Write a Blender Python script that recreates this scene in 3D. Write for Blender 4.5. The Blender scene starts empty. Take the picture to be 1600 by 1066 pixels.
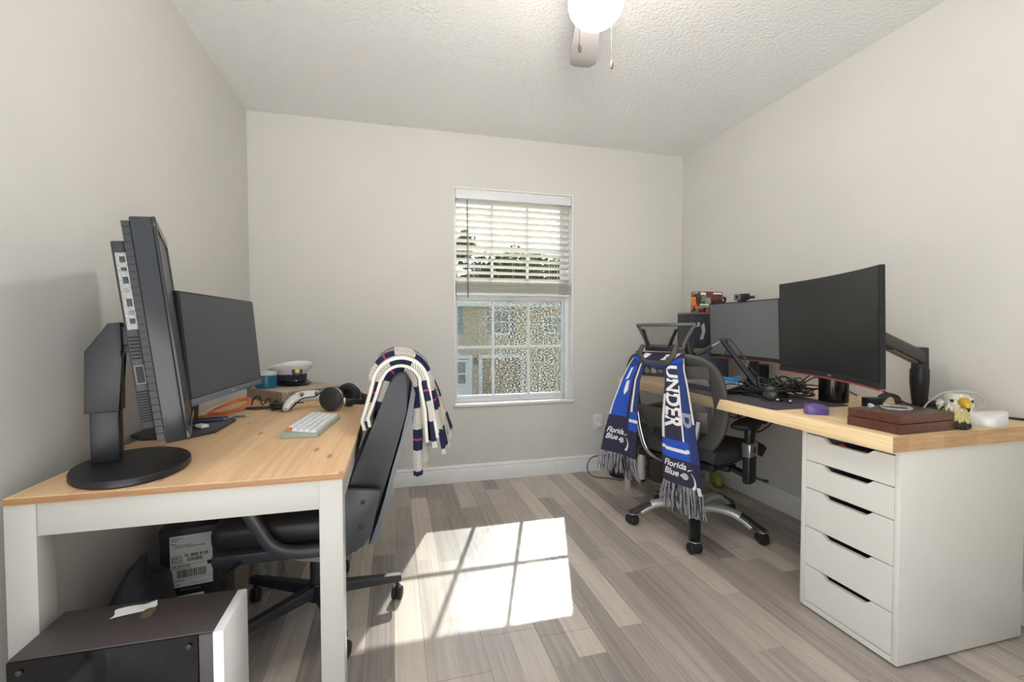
import bpy, bmesh, math, random
from mathutils import Vector, Matrix, Euler
from math import pi, sin, cos, radians as RAD, sqrt, atan2, hypot

SC = bpy.context.scene
COL = SC.collection
random.seed(7)

# ------------------------------------------------------------------ camera
cd = bpy.data.cameras.new('camera'); cd.sensor_width = 36.0; cd.lens = 15.96; cd.clip_start = 0.02; cd.clip_end = 300
cam = bpy.data.objects.new('camera', cd); COL.objects.link(cam)
YAW, PITCH, ROLL = 0.2544, 0.0291, 0.0018
fwd = Vector((sin(YAW)*cos(PITCH), cos(YAW)*cos(PITCH), -sin(PITCH)))
rgt = Vector((cos(YAW), -sin(YAW), 0)); dwn = fwd.cross(rgt)
r2 = rgt*cos(ROLL)+dwn*sin(ROLL); d2 = dwn*cos(ROLL)-rgt*sin(ROLL)
cm = Matrix((r2, -d2, -fwd)).transposed().to_4x4(); cm.translation = (0, 0, 1.0891)
cam.matrix_world = cm
SC.camera = cam

# ------------------------------------------------------------------ world, sun, exposure
SC.view_settings.view_transform = 'Standard'; SC.view_settings.look = 'None'
SC.view_settings.exposure = 1.46; SC.view_settings.gamma = 1.0; SC.view_settings.use_curve_mapping = False
w = bpy.data.worlds.new('sky'); SC.world = w; w.use_nodes = True
nt = w.node_tree; nt.nodes.clear()
wo = nt.nodes.new('ShaderNodeOutputWorld'); wb = nt.nodes.new('ShaderNodeBackground')
tc = nt.nodes.new('ShaderNodeTexCoord'); sx = nt.nodes.new('ShaderNodeSeparateXYZ'); rp = nt.nodes.new('ShaderNodeValToRGB')
nt.links.new(tc.outputs['Generated'], sx.inputs[0])
mz = nt.nodes.new('ShaderNodeMath'); mz.operation = 'MULTIPLY_ADD'; mz.inputs[1].default_value = 0.5; mz.inputs[2].default_value = 0.5
nt.links.new(sx.outputs['Z'], mz.inputs[0]); nt.links.new(mz.outputs[0], rp.inputs[0])
els = rp.color_ramp.elements; els.new(0.5); els.new(0.54)
for e_, p_, c_ in zip(els, (0.0, 0.47, 0.53, 1.0), ((2.4, 2.36, 2.3), (2.0, 1.98, 1.95), (0.92, 0.94, 0.97), (0.66, 0.82, 1.0))):   # sunlit ground below, hazy horizon, blue above
    e_.position = p_; e_.color = (*c_, 1)
# bright haze round the sun
SUN = Vector((-0.463, -1.335, -1.0))
dp = nt.nodes.new('ShaderNodeVectorMath'); dp.operation = 'DOT_PRODUCT'; dp.inputs[1].default_value = -SUN.normalized(); nt.links.new(tc.outputs['Generated'], dp.inputs[0])
mxm = nt.nodes.new('ShaderNodeMath'); mxm.operation = 'MAXIMUM'; mxm.inputs[1].default_value = 0.0; nt.links.new(dp.outputs['Value'], mxm.inputs[0])
pw = nt.nodes.new('ShaderNodeMath'); pw.operation = 'POWER'; pw.inputs[1].default_value = 12.0; nt.links.new(mxm.outputs[0], pw.inputs[0])
gm = nt.nodes.new('ShaderNodeMath'); gm.operation = 'MULTIPLY'; gm.inputs[1].default_value = 6.0; nt.links.new(pw.outputs[0], gm.inputs[0])
ad = nt.nodes.new('ShaderNodeMix'); ad.data_type = 'RGBA'; ad.blend_type = 'ADD'; ad.inputs[0].default_value = 1.0; ad.clamp_result = False
nt.links.new(rp.outputs[0], ad.inputs[6]); nt.links.new(gm.outputs[0], ad.inputs[7]); nt.links.new(ad.outputs[2], wb.inputs[0]); wb.inputs[1].default_value = 0.78
nt.links.new(wb.outputs[0], wo.inputs[0])
sd = bpy.data.lights.new('sun', 'SUN'); sd.energy = 6.4; sd.angle = RAD(0.55); sd.color = (1.0, 0.965, 0.91)
sun = bpy.data.objects.new('sun', sd); COL.objects.link(sun)
sun.rotation_euler = SUN.to_track_quat('-Z', 'Y').to_euler(); sun.location = (5, 12, 9)

# ------------------------------------------------------------------ room dimensions (metres)
XL, XR, YB, H = -0.873, 2.222, 3.174, 2.44
DZ = 0.72      # top of the pine desk
TZ = 0.75      # top of the butcher-block desk

# ------------------------------------------------------------------ colour and materials
def lin(c):
    r = []
    for v in c:
        v = v/255.0
        r.append(v/12.92 if v <= 0.04045 else ((v+0.055)/1.055)**2.4)
    return (r[0], r[1], r[2], 1.0)
MATS = {}
def _new(name):
    m = bpy.data.materials.new(name); m.use_nodes = True
    nt = m.node_tree; b = nt.nodes['Principled BSDF']
    MATS[name] = m
    return m, nt, b
class NB:
    "tiny node-building helper"
    def __init__(s, nt): s.nt = nt
    def n(s, t, **kw):
        o = s.nt.nodes.new(t)
        for k, v in kw.items(): setattr(o, k, v)
        return o
    def l(s, a, b): s.nt.links.new(a, b)
    def math(s, op, a, b=None, c=None):
        o = s.n('ShaderNodeMath', operation=op)
        for i, v in enumerate((a, b, c)):
            if v is None: continue
            if isinstance(v, (int, float)): o.inputs[i].default_value = v
            else: s.l(v, o.inputs[i])
        return o.outputs[0]
    def mix(s, f, a, b):
        o = s.n('ShaderNodeMix', data_type='RGBA')
        for i, v in ((0, f), (6, a), (7, b)):
            if isinstance(v, (int, float, tuple)): o.inputs[i].default_value = v
            else: s.l(v, o.inputs[i])
        return o.outputs[2]
    def coords(s, kind='Object', scale=(1, 1, 1)):
        t = s.n('ShaderNodeTexCoord'); m = s.n('ShaderNodeMapping'); m.inputs['Scale'].default_value = scale
        s.l(t.outputs[kind], m.inputs[0]); return m.outputs[0]
    def noise(s, vec, scale, detail=3, rough=0.5, dist=0.0):
        o = s.n('ShaderNodeTexNoise'); o.inputs['Scale'].default_value = scale; o.inputs['Detail'].default_value = detail
        o.inputs['Roughness'].default_value = rough; o.inputs['Distortion'].default_value = dist
        s.l(vec, o.inputs['Vector']); return o.outputs[0]
    def ramp(s, f, stops):
        o = s.n('ShaderNodeValToRGB'); e = o.color_ramp.elements
        while len(e) < len(stops): e.new(0.5)
        for k, (p, c) in enumerate(stops): e[k].position = p; e[k].color = c
        s.l(f, o.inputs[0]); return o.outputs[0]
    def bump(s, h, strength, dist=0.002):
        o = s.n('ShaderNodeBump'); o.inputs['Strength'].default_value = strength; o.inputs['Distance'].default_value = dist
        s.l(h, o.inputs['Height']); return o.outputs[0]
def plain(name, c, rough=0.5, metal=0.0, spec=0.5, var=0.06, vscale=30, bump=0.0, bscale=200, coat=0.0):
    "a procedural surface: base colour broken up by fine noise, optional fine bump"
    m, nt, b = _new(name); k = NB(nt)
    L = lin(c); v = k.coords('Object')
    f = k.noise(v, vscale, 3)
    lo = tuple(x*(1-var) for x in L[:3])+(1,); hi = tuple(min(1, x*(1+var)) for x in L[:3])+(1,)
    k.l(k.ramp(f, [(0.3, lo), (0.7, hi)]), b.inputs['Base Color'])
    b.inputs['Roughness'].default_value = rough; b.inputs['Metallic'].default_value = metal
    b.inputs['Specular IOR Level'].default_value = spec
    if coat: b.inputs['Coat Weight'].default_value = coat
    if bump: k.l(k.bump(k.noise(v, bscale, 2), bump), b.inputs['Normal'])
    return m
def wood(name, cols, axis, grain=(1.2, 26, 26), rough=0.45, board=None, knots=0.0, knotcol=(120, 75, 40)):
    "wood with its grain along axis; board = (axis index, width) adds tone steps from board to board"
    m, nt, b = _new(name); k = NB(nt)
    sc = [grain[1]]*3; sc[axis] = grain[0]
    v = k.coords('Object', tuple(sc))
    f = k.noise(v, 1.6, 5, 0.6, 1.1)
    col = k.ramp(f, [(0.25, lin(cols[0])), (0.5, lin(cols[1])), (0.75, lin(cols[2]))])
    if board:
        t = k.n('ShaderNodeTexCoord'); s = k.n('ShaderNodeSeparateXYZ'); k.l(t.outputs['Object'], s.inputs[0])
        row = k.math('FLOOR', k.math('DIVIDE', s.outputs[board[0]], board[1]))
        along = s.outputs[axis]
        wn0 = k.n('ShaderNodeTexWhiteNoise', noise_dimensions='1D'); k.l(row, wn0.inputs['W'])
        seg = k.math('FLOOR', k.math('ADD', k.math('DIVIDE', along, board[2] if len(board) > 2 else 50.0), k.math('MULTIPLY', wn0.outputs[0], 7.0)))
        wn = k.n('ShaderNodeTexWhiteNoise', noise_dimensions='2D')
        cx = k.n('ShaderNodeCombineXYZ'); k.l(row, cx.inputs[0]); k.l(seg, cx.inputs[1]); k.l(cx.outputs[0], wn.inputs['Vector'])
        hs = k.n('ShaderNodeHueSaturation'); k.l(col, hs.inputs['Color'])
        k.l(k.math('ADD', k.math('MULTIPLY', wn.outputs[0], 0.22), 0.89), hs.inputs['Value']); col = hs.outputs[0]
    if knots:
        vk = k.coords('Object', tuple(4.6 if i == axis else 15.0 for i in range(3)))
        vo = k.n('ShaderNodeTexVoronoi'); vo.inputs['Scale'].default_value = 1.0; k.l(vk, vo.inputs['Vector'])
        msk = k.ramp(vo.outputs['Distance'], [(knots*0.45, (1, 1, 1, 1)), (knots, (0, 0, 0, 1))])
        col = k.mix(k.math('MULTIPLY', msk, 0.75), col, lin(knotcol))
    k.l(col, b.inputs['Base Color']); b.inputs['Roughness'].default_value = rough
    k.l(k.bump(f, 0.05), b.inputs['Normal'])
    return m

# ------------------------------------------------------------------ mesh builder
def catmull(pts, k=6, closed=False):
    P = [Vector(p) for p in pts]; n = len(P); out = []
    if n < 3: return P
    rng = range(n) if closed else range(n-1)
    for i in rng:
        a, b = P[i], P[(i+1) % n]
        p = P[(i-1) % n] if (closed or i > 0) else a+(a-b)
        q = P[(i+2) % n] if (closed or i < n-2) else b+(b-a)
        for j in range(k):
            t = j/k; t2, t3 = t*t, t*t*t
            out.append(0.5*((2*a)+(b-p)*t+(2*p-5*a+4*b-q)*t2+(3*a-p-3*b+q)*t3))
    if not closed: out.append(P[-1])
    return out
class MB:
    "collects shapes, then becomes ONE mesh object"
    def __init__(s): s.bm = bmesh.new(); s.uvs = s.bm.loops.layers.uv.new('UVMap')
    def raw(s, verts, faces, mi=0):
        vs = [s.bm.verts.new(v) for v in verts]; fs = []
        for f in faces:
            try: q = s.bm.faces.new([vs[i] for i in f]); q.material_index = mi; fs.append(q)
            except ValueError: pass
        return vs, fs
    def box(s, c, size, M=None, bev=0.0, seg=2, mi=0):
        T = (M if M else Matrix.Identity(4)) @ Matrix.Translation(c) @ Matrix.Diagonal((size[0], size[1], size[2], 1))
        g = bmesh.ops.create_cube(s.bm, size=1.0, matrix=T)
        fs = {f for v in g['verts'] for f in v.link_faces}
        for f in fs: f.material_index = mi
        if bev:
            es = list({e for v in g['verts'] for e in v.link_edges})
            bmesh.ops.bevel(s.bm, geom=es, offset=bev, segments=seg, profile=0.5, affect='EDGES', clamp_overlap=True)
        return s
    def bx(s, x0, x1, y0, y1, z0, z1, bev=0.0, seg=2, mi=0, M=None):
        return s.box(((x0+x1)/2, (y0+y1)/2, (z0+z1)/2), (abs(x1-x0), abs(y1-y0), abs(z1-z0)), M, bev, seg, mi)
    def tube(s, pts, r, n=8, closed=False, smooth=6, mi=0, sq=None, cap=True):
        P = catmull(pts, smooth, closed) if smooth else [Vector(p) for p in pts]
        m = len(P); rs = r if callable(r) else (lambda t: r)
        T = []
        for i in range(m):
            a = P[(i-1) % m] if (closed or i > 0) else P[i]; b = P[(i+1) % m] if (closed or i < m-1) else P[i]
            d = b-a; T.append(d.normalized() if d.length > 1e-9 else Vector((0, 0, 1)))
        up = Vector((0, 0, 1)) if abs(T[0].z) < 0.9 else Vector((1, 0, 0))
        N = (up-T[0]*up.dot(T[0])).normalized(); rings = []
        for i in range(m):
            if i: 
                N = N-T[i]*N.dot(T[i]); N = N.normalized() if N.length > 1e-6 else T[i].orthogonal().normalized()
            B = T[i].cross(N); rr = rs(i/(m-1) if m > 1 else 0); ring = []
            for j in range(n):
                a = 2*pi*j/n+(pi/n if sq else 0)
                ca, sa = cos(a), sin(a)
                if sq:
                    e = sq; ca = math.copysign(abs(ca)**e[2], ca)*e[0]; sa = math.copysign(abs(sa)**e[2], sa)*e[1]
                ring.append(s.bm.verts.new(P[i]+(N*ca+B*sa)*rr))
            rings.append(ring)
        for i in range(m if closed else m-1):
            A, Bq = rings[i], rings[(i+1) % m]
            for j in range(n):
                f = s.bm.faces.new((A[j], A[(j+1) % n], Bq[(j+1) % n], Bq[j])); f.material_index = mi
        if not closed and cap:
            f = s.bm.faces.new(rings[0][::-1]); f.material_index = mi
            f = s.bm.faces.new(rings[-1]); f.material_index = mi
        return s
    def cyl(s, p0, p1, r0, r1=None, n=24, mi=0, bev=0.0):
        p0, p1 = Vector(p0), Vector(p1); r1 = r0 if r1 is None else r1; L = (p1-p0).length
        if bev: prof = [(0, 0), (r0-bev, 0), (r0-bev*0.3, bev*0.3), (r0, bev), (r1, L-bev), (r1-bev*0.3, L-bev*0.3), (r1-bev, L), (0, L)]
        else: prof = [(0, 0), (r0, 0), (r1, L), (0, L)]
        M = Matrix.Translation(p0) @ (p1-p0).to_track_quat('Z', 'Y').to_matrix().to_4x4()
        return s.lathe(prof, n, M, mi)
    def lathe(s, prof, n=32, M=None, mi=0, squash=(1, 1), power=None):
        M = M or Matrix.Identity(4); rings = []
        for r, z in prof:
            if r < 1e-7: rings.append([s.bm.verts.new(M @ Vector((0, 0, z)))])
            else:
                ring = []
                for j in range(n):
                    a = 2*pi*j/n; ca, sa = cos(a), sin(a)
                    if power: ca = math.copysign(abs(ca)**power, ca); sa = math.copysign(abs(sa)**power, sa)
                    ring.append(s.bm.verts.new(M @ Vector((r*ca*squash[0], r*sa*squash[1], z))))
                rings.append(ring)
        for a, b in zip(rings, rings[1:]):
            for j in range(n):
                k = (j+1) % n
                if len(a) == 1 and len(b) == 1: continue
                if len(a) == 1: q = (a[0], b[k], b[j])[::-1]
                elif len(b) == 1: q = (a[j], a[k], b[0])
                else: q = (a[j], a[k], b[k], b[j])
                f = s.bm.faces.new(q); f.material_index = mi
        return s
    def prism(s, outline, depth, M=None, mi=0, bev=0.0, seg=2):
        "outline in local xy, extruded from z=0 to z=depth"
        M = M or Matrix.Identity(4); n = len(outline)
        a = [s.bm.verts.new(M @ Vector((x, y, 0))) for x, y in outline]; b = [s.bm.verts.new(M @ Vector((x, y, depth))) for x, y in outline]
        fs = [s.bm.faces.new(a[::-1]), s.bm.faces.new(b)]
        for i in range(n): fs.append(s.bm.faces.new((a[i], a[(i+1) % n], b[(i+1) % n], b[i])))
        for f in fs: f.material_index = mi
        if bev:
            es = list(fs[0].edges)+list(fs[1].edges)
            bmesh.ops.bevel(s.bm, geom=es, offset=bev, segments=seg, profile=0.5, affect='EDGES', clamp_overlap=True)
        return s
    def sheet(s, f, nu, nv, th=0.0, uv=None, mi=0, mfun=None):
        "f(u,v) -> point; th gives it real thickness; uv(u,v) fills the UV map"
        P = [[Vector(f(i/nu, j/nv)) for j in range(nv+1)] for i in range(nu+1)]
        def nrm(i, j):
            a = P[min(i+1, nu)][j]-P[max(i-1, 0)][j]; b = P[i][min(j+1, nv)]-P[i][max(j-1, 0)]
            c = a.cross(b); return c.normalized() if c.length > 1e-12 else Vector((0, 0, 1))
        top = [[s.bm.verts.new(P[i][j]+nrm(i, j)*(th/2)) for j in range(nv+1)] for i in range(nu+1)]
        layers = [(top, False)]
        if th:
            bot = [[s.bm.verts.new(P[i][j]-nrm(i, j)*(th/2)) for j in range(nv+1)] for i in range(nu+1)]; layers.append((bot, True))
        U = uv or (lambda u, v: (u, v))
        for V, flip in layers:
            for i in range(nu):
                for j in range(nv):
                    ids = [(i, j), (i+1, j), (i+1, j+1), (i, j+1)]
                    if flip: ids = ids[::-1]
                    q = s.bm.faces.new([V[a][b] for a, b in ids]); q.material_index = mfun((i+.5)/nu, (j+.5)/nv) if mfun else mi
                    for lp, (a, b) in zip(q.loops, ids): lp[s.uvs].uv = U(a/nu, b/nv)
        if th:
            rim = [(i, 0) for i in range(nu)]+[(nu, j) for j in range(nv)]+[(i, nv) for i in range(nu, 0, -1)]+[(0, j) for j in range(nv, 0, -1)]
            for a, b in zip(rim, rim[1:]+rim[:1]):
                q = s.bm.faces.new((top[b[0]][b[1]], top[a[0]][a[1]], bot[a[0]][a[1]], bot[b[0]][b[1]]))
                cu = min(max((a[0]+b[0])/2/nu, 1e-3), 0.999); cv = min(max((a[1]+b[1])/2/nv, 1e-3), 0.999)
                q.material_index = mfun(cu, cv) if mfun else mi
                for kk, (lp, (x, y)) in enumerate(zip(q.loops, (b, a, a, b))):
                    c = U(x/nu, y/nv); lp[s.uvs].uv = (c[0]+(th if kk > 1 else 0), c[1])
        return s
    def ball(s, c, r, n=16, m=10, mi=0, M=None):
        rx, ry, rz = (r, r, r) if isinstance(r, (int, float)) else r
        T = (M or Matrix.Identity(4)) @ Matrix.Translation(c) @ Matrix.Diagonal((rx, ry, rz, 1))
        prof = [(sin(pi*i/m), -cos(pi*i/m)) for i in range(m+1)]; prof[0] = (0, -1); prof[-1] = (0, 1)
        return s.lathe(prof, n, T, mi)
def rrect(w, h, r, n=5, cx=0, cy=0):
    o = []
    for sx_, sy_, a0 in ((1, 1, 0), (-1, 1, 90), (-1, -1, 180), (1, -1, 270)):
        for i in range(n+1):
            a = RAD(a0+90*i/n); o.append((cx+sx_*(w/2-r)+r*cos(a), cy+sy_*(h/2-r)+r*sin(a)))
    return o
def root_of(o):
    while o.parent: o = o.parent
    return o
def part(name, mb, mats, parent=None, world=False, sharp=35, smooth=True):
    "links the builder's shapes as one mesh object; world=True: shapes were given in room coordinates"
    me = bpy.data.meshes.new(name)
    bmesh.ops.recalc_face_normals(mb.bm, faces=mb.bm.faces[:])
    if world and parent:
        mb.bm.transform(root_of(parent).matrix_basis.inverted())
    mb.bm.to_mesh(me); mb.bm.free()
    for m in (mats if isinstance(mats, (list, tuple)) else [mats]): me.materials.append(m)
    if smooth:
        me.shade_smooth(); me.set_sharp_from_angle(angle=RAD(sharp))
    o = bpy.data.objects.new(name, me); COL.objects.link(o)
    if parent: o.parent = parent
    return o
def thing(name, label, cat, loc=(0, 0, 0), rz=0.0, group=None, kind=None):
    o = bpy.data.objects.new(name, None); COL.objects.link(o); o.empty_display_size = 0.05
    o.location = loc; o.rotation_euler = (0, 0, rz)
    return tag(o, label, cat, group, kind)
def tag(o, label, cat, group=None, kind=None):
    o['label'] = label; o['category'] = cat
    if group: o['group'] = group
    if kind: o['kind'] = kind
    return o
def single(name, mb, mats, label, cat, loc=(0, 0, 0), rz=0.0, group=None, kind=None, world=False, **kw):
    "a thing that is one mesh; its origin sits at its base"
    if world: mb.bm.transform((Matrix.Translation(loc) @ Matrix.Rotation(rz, 4, 'Z')).inverted())
    o = part(name, mb, mats, None, **kw); o.location = loc; o.rotation_euler = (0, 0, rz)
    return tag(o, label, cat, group, kind)
def struct(name, mb, mats, parent=None, **kw):
    o = part(name, mb, mats, parent, **kw); o['kind'] = 'structure'; return o
def frame(c, n, up=(0, 0, 1)):
    "matrix: local x = right for someone facing the surface, y = up, z = the outward normal n"
    n = Vector(n).normalized(); x = Vector(up).cross(n).normalized(); y = n.cross(x)
    M = Matrix((x, y, n)).transposed().to_4x4(); M.translation = Vector(c); return M
def text_shape(mb, s, size, M, depth=0.0008, bold=0.0, shear=0.0, mi=0, fn=None, align='LEFT', sx=1.0):
    cu = bpy.data.curves.new('lettering', 'FONT'); cu.body = s; cu.size = size; cu.offset = bold; cu.shear = shear; cu.align_x = align
    cu.resolution_u = 3; cu.extrude = 0.0
    o = bpy.data.objects.new('lettering', cu); COL.objects.link(o)
    dg = bpy.context.evaluated_depsgraph_get(); dg.update()
    me = o.evaluated_get(dg).to_mesh()
    vs = [v.co.copy() for v in me.vertices]; fs = [tuple(p.vertices) for p in me.polygons]
    o.evaluated_get(dg).to_mesh_clear(); bpy.data.objects.remove(o); bpy.data.curves.remove(cu)
    pts = [(fn(v.x*sx, v.y) if fn else M @ Vector((v.x*sx, v.y, depth))) for v in vs]
    mb.raw(pts, fs, mi)
    return mb
# ------------------------------------------------------------------ surface materials
m_wall = plain('wall_paint', (211, 209, 203), 0.62, spec=0.3, var=0.012, vscale=3, bump=0.10, bscale=160)
m_white = plain('white_paint', (232, 232, 230), 0.38, var=0.015, vscale=8)
m_vinyl = plain('white_vinyl', (226, 227, 230), 0.4, var=0.02, vscale=12)
def ceiling_mat():
    m, nt, b = _new('popcorn_ceiling'); k = NB(nt); v = k.coords('Object')
    vo = k.n('ShaderNodeTexVoronoi', feature='SMOOTH_F1'); vo.inputs['Scale'].default_value = 70; k.l(v, vo.inputs['Vector'])
    f = k.math('ADD', k.math('MULTIPLY', vo.outputs['Distance'], -0.9), k.math('MULTIPLY', k.noise(v, 150, 3, 0.7), 0.9))
    b.inputs['Base Color'].default_value = lin((244, 244, 242)); b.inputs['Roughness'].default_value = 0.9
    b.inputs['Specular IOR Level'].default_value = 0.1
    k.l(k.bump(f, 0.85, 0.006), b.inputs['Normal']); return m
m_ceil = ceiling_mat()
def floor_mat():
    m, nt, b = _new('grey_oak_laminate'); k = NB(nt)
    t = k.n('ShaderNodeTexCoord'); s = k.n('ShaderNodeSeparateXYZ'); k.l(t.outputs['Object'], s.inputs[0])
    def rows(w, L, off):
        xr = k.math('DIVIDE', k.math('ADD', s.outputs[0], off), w); row = k.math('FLOOR', xr)
        wn0 = k.n('ShaderNodeTexWhiteNoise', noise_dimensions='1D'); k.l(k.math('ADD', row, off*31+w), wn0.inputs['W'])
        yr = k.math('ADD', k.math('DIVIDE', s.outputs[1], L), k.math('MULTIPLY', wn0.outputs[0], 9.0)); seg = k.math('FLOOR', yr)
        cx = k.n('ShaderNodeCombineXYZ'); k.l(row, cx.inputs[0]); k.l(seg, cx.inputs[1]); cx.inputs[2].default_value = off
        wn = k.n('ShaderNodeTexWhiteNoise', noise_dimensions='3D'); k.l(cx.outputs[0], wn.inputs['Vector'])
        return wn.outputs[0], k.math('FRACT', xr), k.math('FRACT', yr)
    r1, fx, fy = rows(0.0985, 0.80, 5.03)          # printed strips
    r2, gx, gy = rows(0.197, 1.215, 5.03)          # the boards themselves
    vg = k.coords('Object', (52, 1.6, 1)); addv = k.n('ShaderNodeVectorMath', operation='ADD')
    cxyz = k.n('ShaderNodeCombineXYZ'); k.l(k.math('MULTIPLY', r1, 40.0), cxyz.inputs[0]); k.l(k.math('MULTIPLY', r1, 17.0), cxyz.inputs[1])
    k.l(vg, addv.inputs[0]); k.l(cxyz.outputs[0], addv.inputs[1])
    g = k.noise(addv.outputs[0], 1.0, 6, 0.62, 0.9)
    tone = k.math('ADD', k.math('MULTIPLY', r1, 0.58), k.math('ADD', k.math('MULTIPLY', g, 0.76), -0.05))
    col = k.ramp(tone, [(0.22, lin((128, 117, 111))), (0.45, lin((156, 145, 137))), (0.68, lin((181, 169, 159))), (0.95, lin((208, 195, 181)))])
    vf = k.coords('Object', (380, 9, 1)); fine = k.noise(vf, 1.0, 3, 0.6)
    hs = k.n('ShaderNodeHueSaturation'); k.l(col, hs.inputs['Color'])
    k.l(k.math('ADD', k.math('MULTIPLY', fine, 0.30), k.math('ADD', k.math('MULTIPLY', r2, 0.10), 0.80)), hs.inputs['Value'])
    e1 = k.math('LESS_THAN', k.math('MINIMUM', gx, k.math('SUBTRACT', 1.0, gx)), 0.006)
    e2 = k.math('LESS_THAN', gy, 0.0022); e = k.math('MAXIMUM', e1, e2)
    k.l(k.mix(k.math('MULTIPLY', e, 0.55), hs.outputs[0], lin((70, 62, 58))), b.inputs['Base Color'])
    b.inputs['Roughness'].default_value = 0.30; b.inputs['Specular IOR Level'].default_value = 0.6
    hb = k.math('ADD', k.math('MULTIPLY', fine, 0.7), k.math('MULTIPLY', k.noise(k.coords('Object', (150, 30, 1)), 1.0, 3), 0.6))
    k.l(k.bump(hb, 0.16, 0.002), b.inputs['Normal']); return m
m_floor = floor_mat()
def glass_mat():
    m, nt, b = _new('window_glass'); k = NB(nt); nt.nodes.remove(b)
    tr = k.n('ShaderNodeBsdfTransparent'); gl = k.n('ShaderNodeBsdfGlossy'); gl.inputs['Roughness'].default_value = 0.03
    tr.inputs[0].default_value = (0.62, 0.64, 0.64, 1)
    fr = k.n('ShaderNodeFresnel'); fr.inputs[0].default_value = 1.45
    mx = k.n('ShaderNodeMixShader'); k.l(fr.outputs[0], mx.inputs[0]); k.l(tr.outputs[0], mx.inputs[1]); k.l(gl.outputs[0], mx.inputs[2])
    k.l(mx.outputs[0], nt.nodes['Material Output'].inputs[0]); return m
m_glass = glass_mat()
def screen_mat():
    "dusty insect mesh: dirt specks with sun sparkle painted in, denser away from the left pane"
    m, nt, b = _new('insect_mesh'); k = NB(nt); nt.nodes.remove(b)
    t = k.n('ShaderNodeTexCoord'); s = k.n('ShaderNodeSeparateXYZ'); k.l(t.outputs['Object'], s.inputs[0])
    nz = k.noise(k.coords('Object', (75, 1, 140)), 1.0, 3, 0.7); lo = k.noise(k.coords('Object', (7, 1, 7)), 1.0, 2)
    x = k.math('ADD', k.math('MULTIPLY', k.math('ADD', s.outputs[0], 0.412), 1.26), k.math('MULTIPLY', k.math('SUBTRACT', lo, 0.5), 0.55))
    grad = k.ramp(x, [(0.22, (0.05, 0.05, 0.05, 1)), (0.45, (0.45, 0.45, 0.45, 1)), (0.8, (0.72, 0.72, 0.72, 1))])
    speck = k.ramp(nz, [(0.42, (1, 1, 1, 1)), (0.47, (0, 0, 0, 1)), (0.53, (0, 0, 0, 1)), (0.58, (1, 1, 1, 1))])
    tone = k.ramp(nz, [(0.46, lin((78, 78, 82))), (0.54, lin((246, 242, 232)))])  # sun sparkle on the dusty mesh put into the speck colours
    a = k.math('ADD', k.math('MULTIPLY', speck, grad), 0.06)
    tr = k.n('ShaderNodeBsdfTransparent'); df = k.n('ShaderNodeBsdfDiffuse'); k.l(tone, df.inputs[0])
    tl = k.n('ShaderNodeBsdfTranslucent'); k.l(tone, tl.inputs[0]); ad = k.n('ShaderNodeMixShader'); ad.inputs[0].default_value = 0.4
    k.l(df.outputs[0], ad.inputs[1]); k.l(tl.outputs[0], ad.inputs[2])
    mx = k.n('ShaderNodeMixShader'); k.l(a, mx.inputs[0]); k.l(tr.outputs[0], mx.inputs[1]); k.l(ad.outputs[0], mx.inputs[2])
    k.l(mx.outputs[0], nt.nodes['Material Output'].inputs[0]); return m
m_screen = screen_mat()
def translucent(name, c, amount, rough=0.6):
    m, nt, b = _new(name); k = NB(nt)
    v = k.coords('Object'); f = k.noise(v, 25, 2)
    L = lin(c); col = k.ramp(f, [(0.3, tuple(x*0.97 for x in L[:3])+(1,)), (0.7, L)])
    k.l(col, b.inputs['Base Color']); b.inputs['Roughness'].default_value = rough
    tl = k.n('ShaderNodeBsdfTranslucent'); k.l(col, tl.inputs[0]); mx = k.n('ShaderNodeMixShader'); mx.inputs[0].default_value = amount
    k.l(b.outputs[0], mx.inputs[1]); k.l(tl.outputs[0], mx.inputs[2]); k.l(mx.outputs[0], nt.nodes['Material Output'].inputs[0]); return m
m_slat = translucent('blind_slat', (238, 236, 229), 0.34)
m_black = plain('black_plastic', (28, 28, 31), 0.42, var=0.10, vscale=60)
m_blackg = plain('gloss_black_plastic', (22, 22, 25), 0.16, var=0.08)
m_dark = plain('dark_grey_plastic', (48, 48, 50), 0.5, var=0.08)
m_rubber = plain('black_rubber', (30, 30, 31), 0.65, var=0.1)
m_grey = plain('grey_plastic', (112, 113, 115), 0.42, var=0.05)
m_silver = plain('brushed_metal', (186, 186, 188), 0.28, metal=0.9, var=0.05)
m_chrome = plain('chrome', (215, 216, 220), 0.12, metal=1.0, var=0.02)
m_lwhite = plain('white_lacquer', (180, 177, 169), 0.42, var=0.012, vscale=6)
m_cabw = plain('white_cabinet_foil', (226, 223, 215), 0.45, var=0.012, vscale=6)
m_paper = plain('white_paper', (232, 230, 224), 0.7, var=0.03)
m_cable = plain('black_cable', (34, 33, 34), 0.45, var=0.08)
m_wcable = plain('white_cable', (222, 221, 216), 0.45, var=0.03)
m_ink = plain('printed_ink', (44, 42, 42), 0.6, var=0.1)
def screen_panel(name, c, rough):
    m = plain(name, c, rough, var=0.03, vscale=2, spec=0.45); return m
m_panelL = screen_panel('matt_screen', (56, 59, 68), 0.34)
m_panelR = screen_panel('dark_screen', (17, 17, 19), 0.30)

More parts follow.
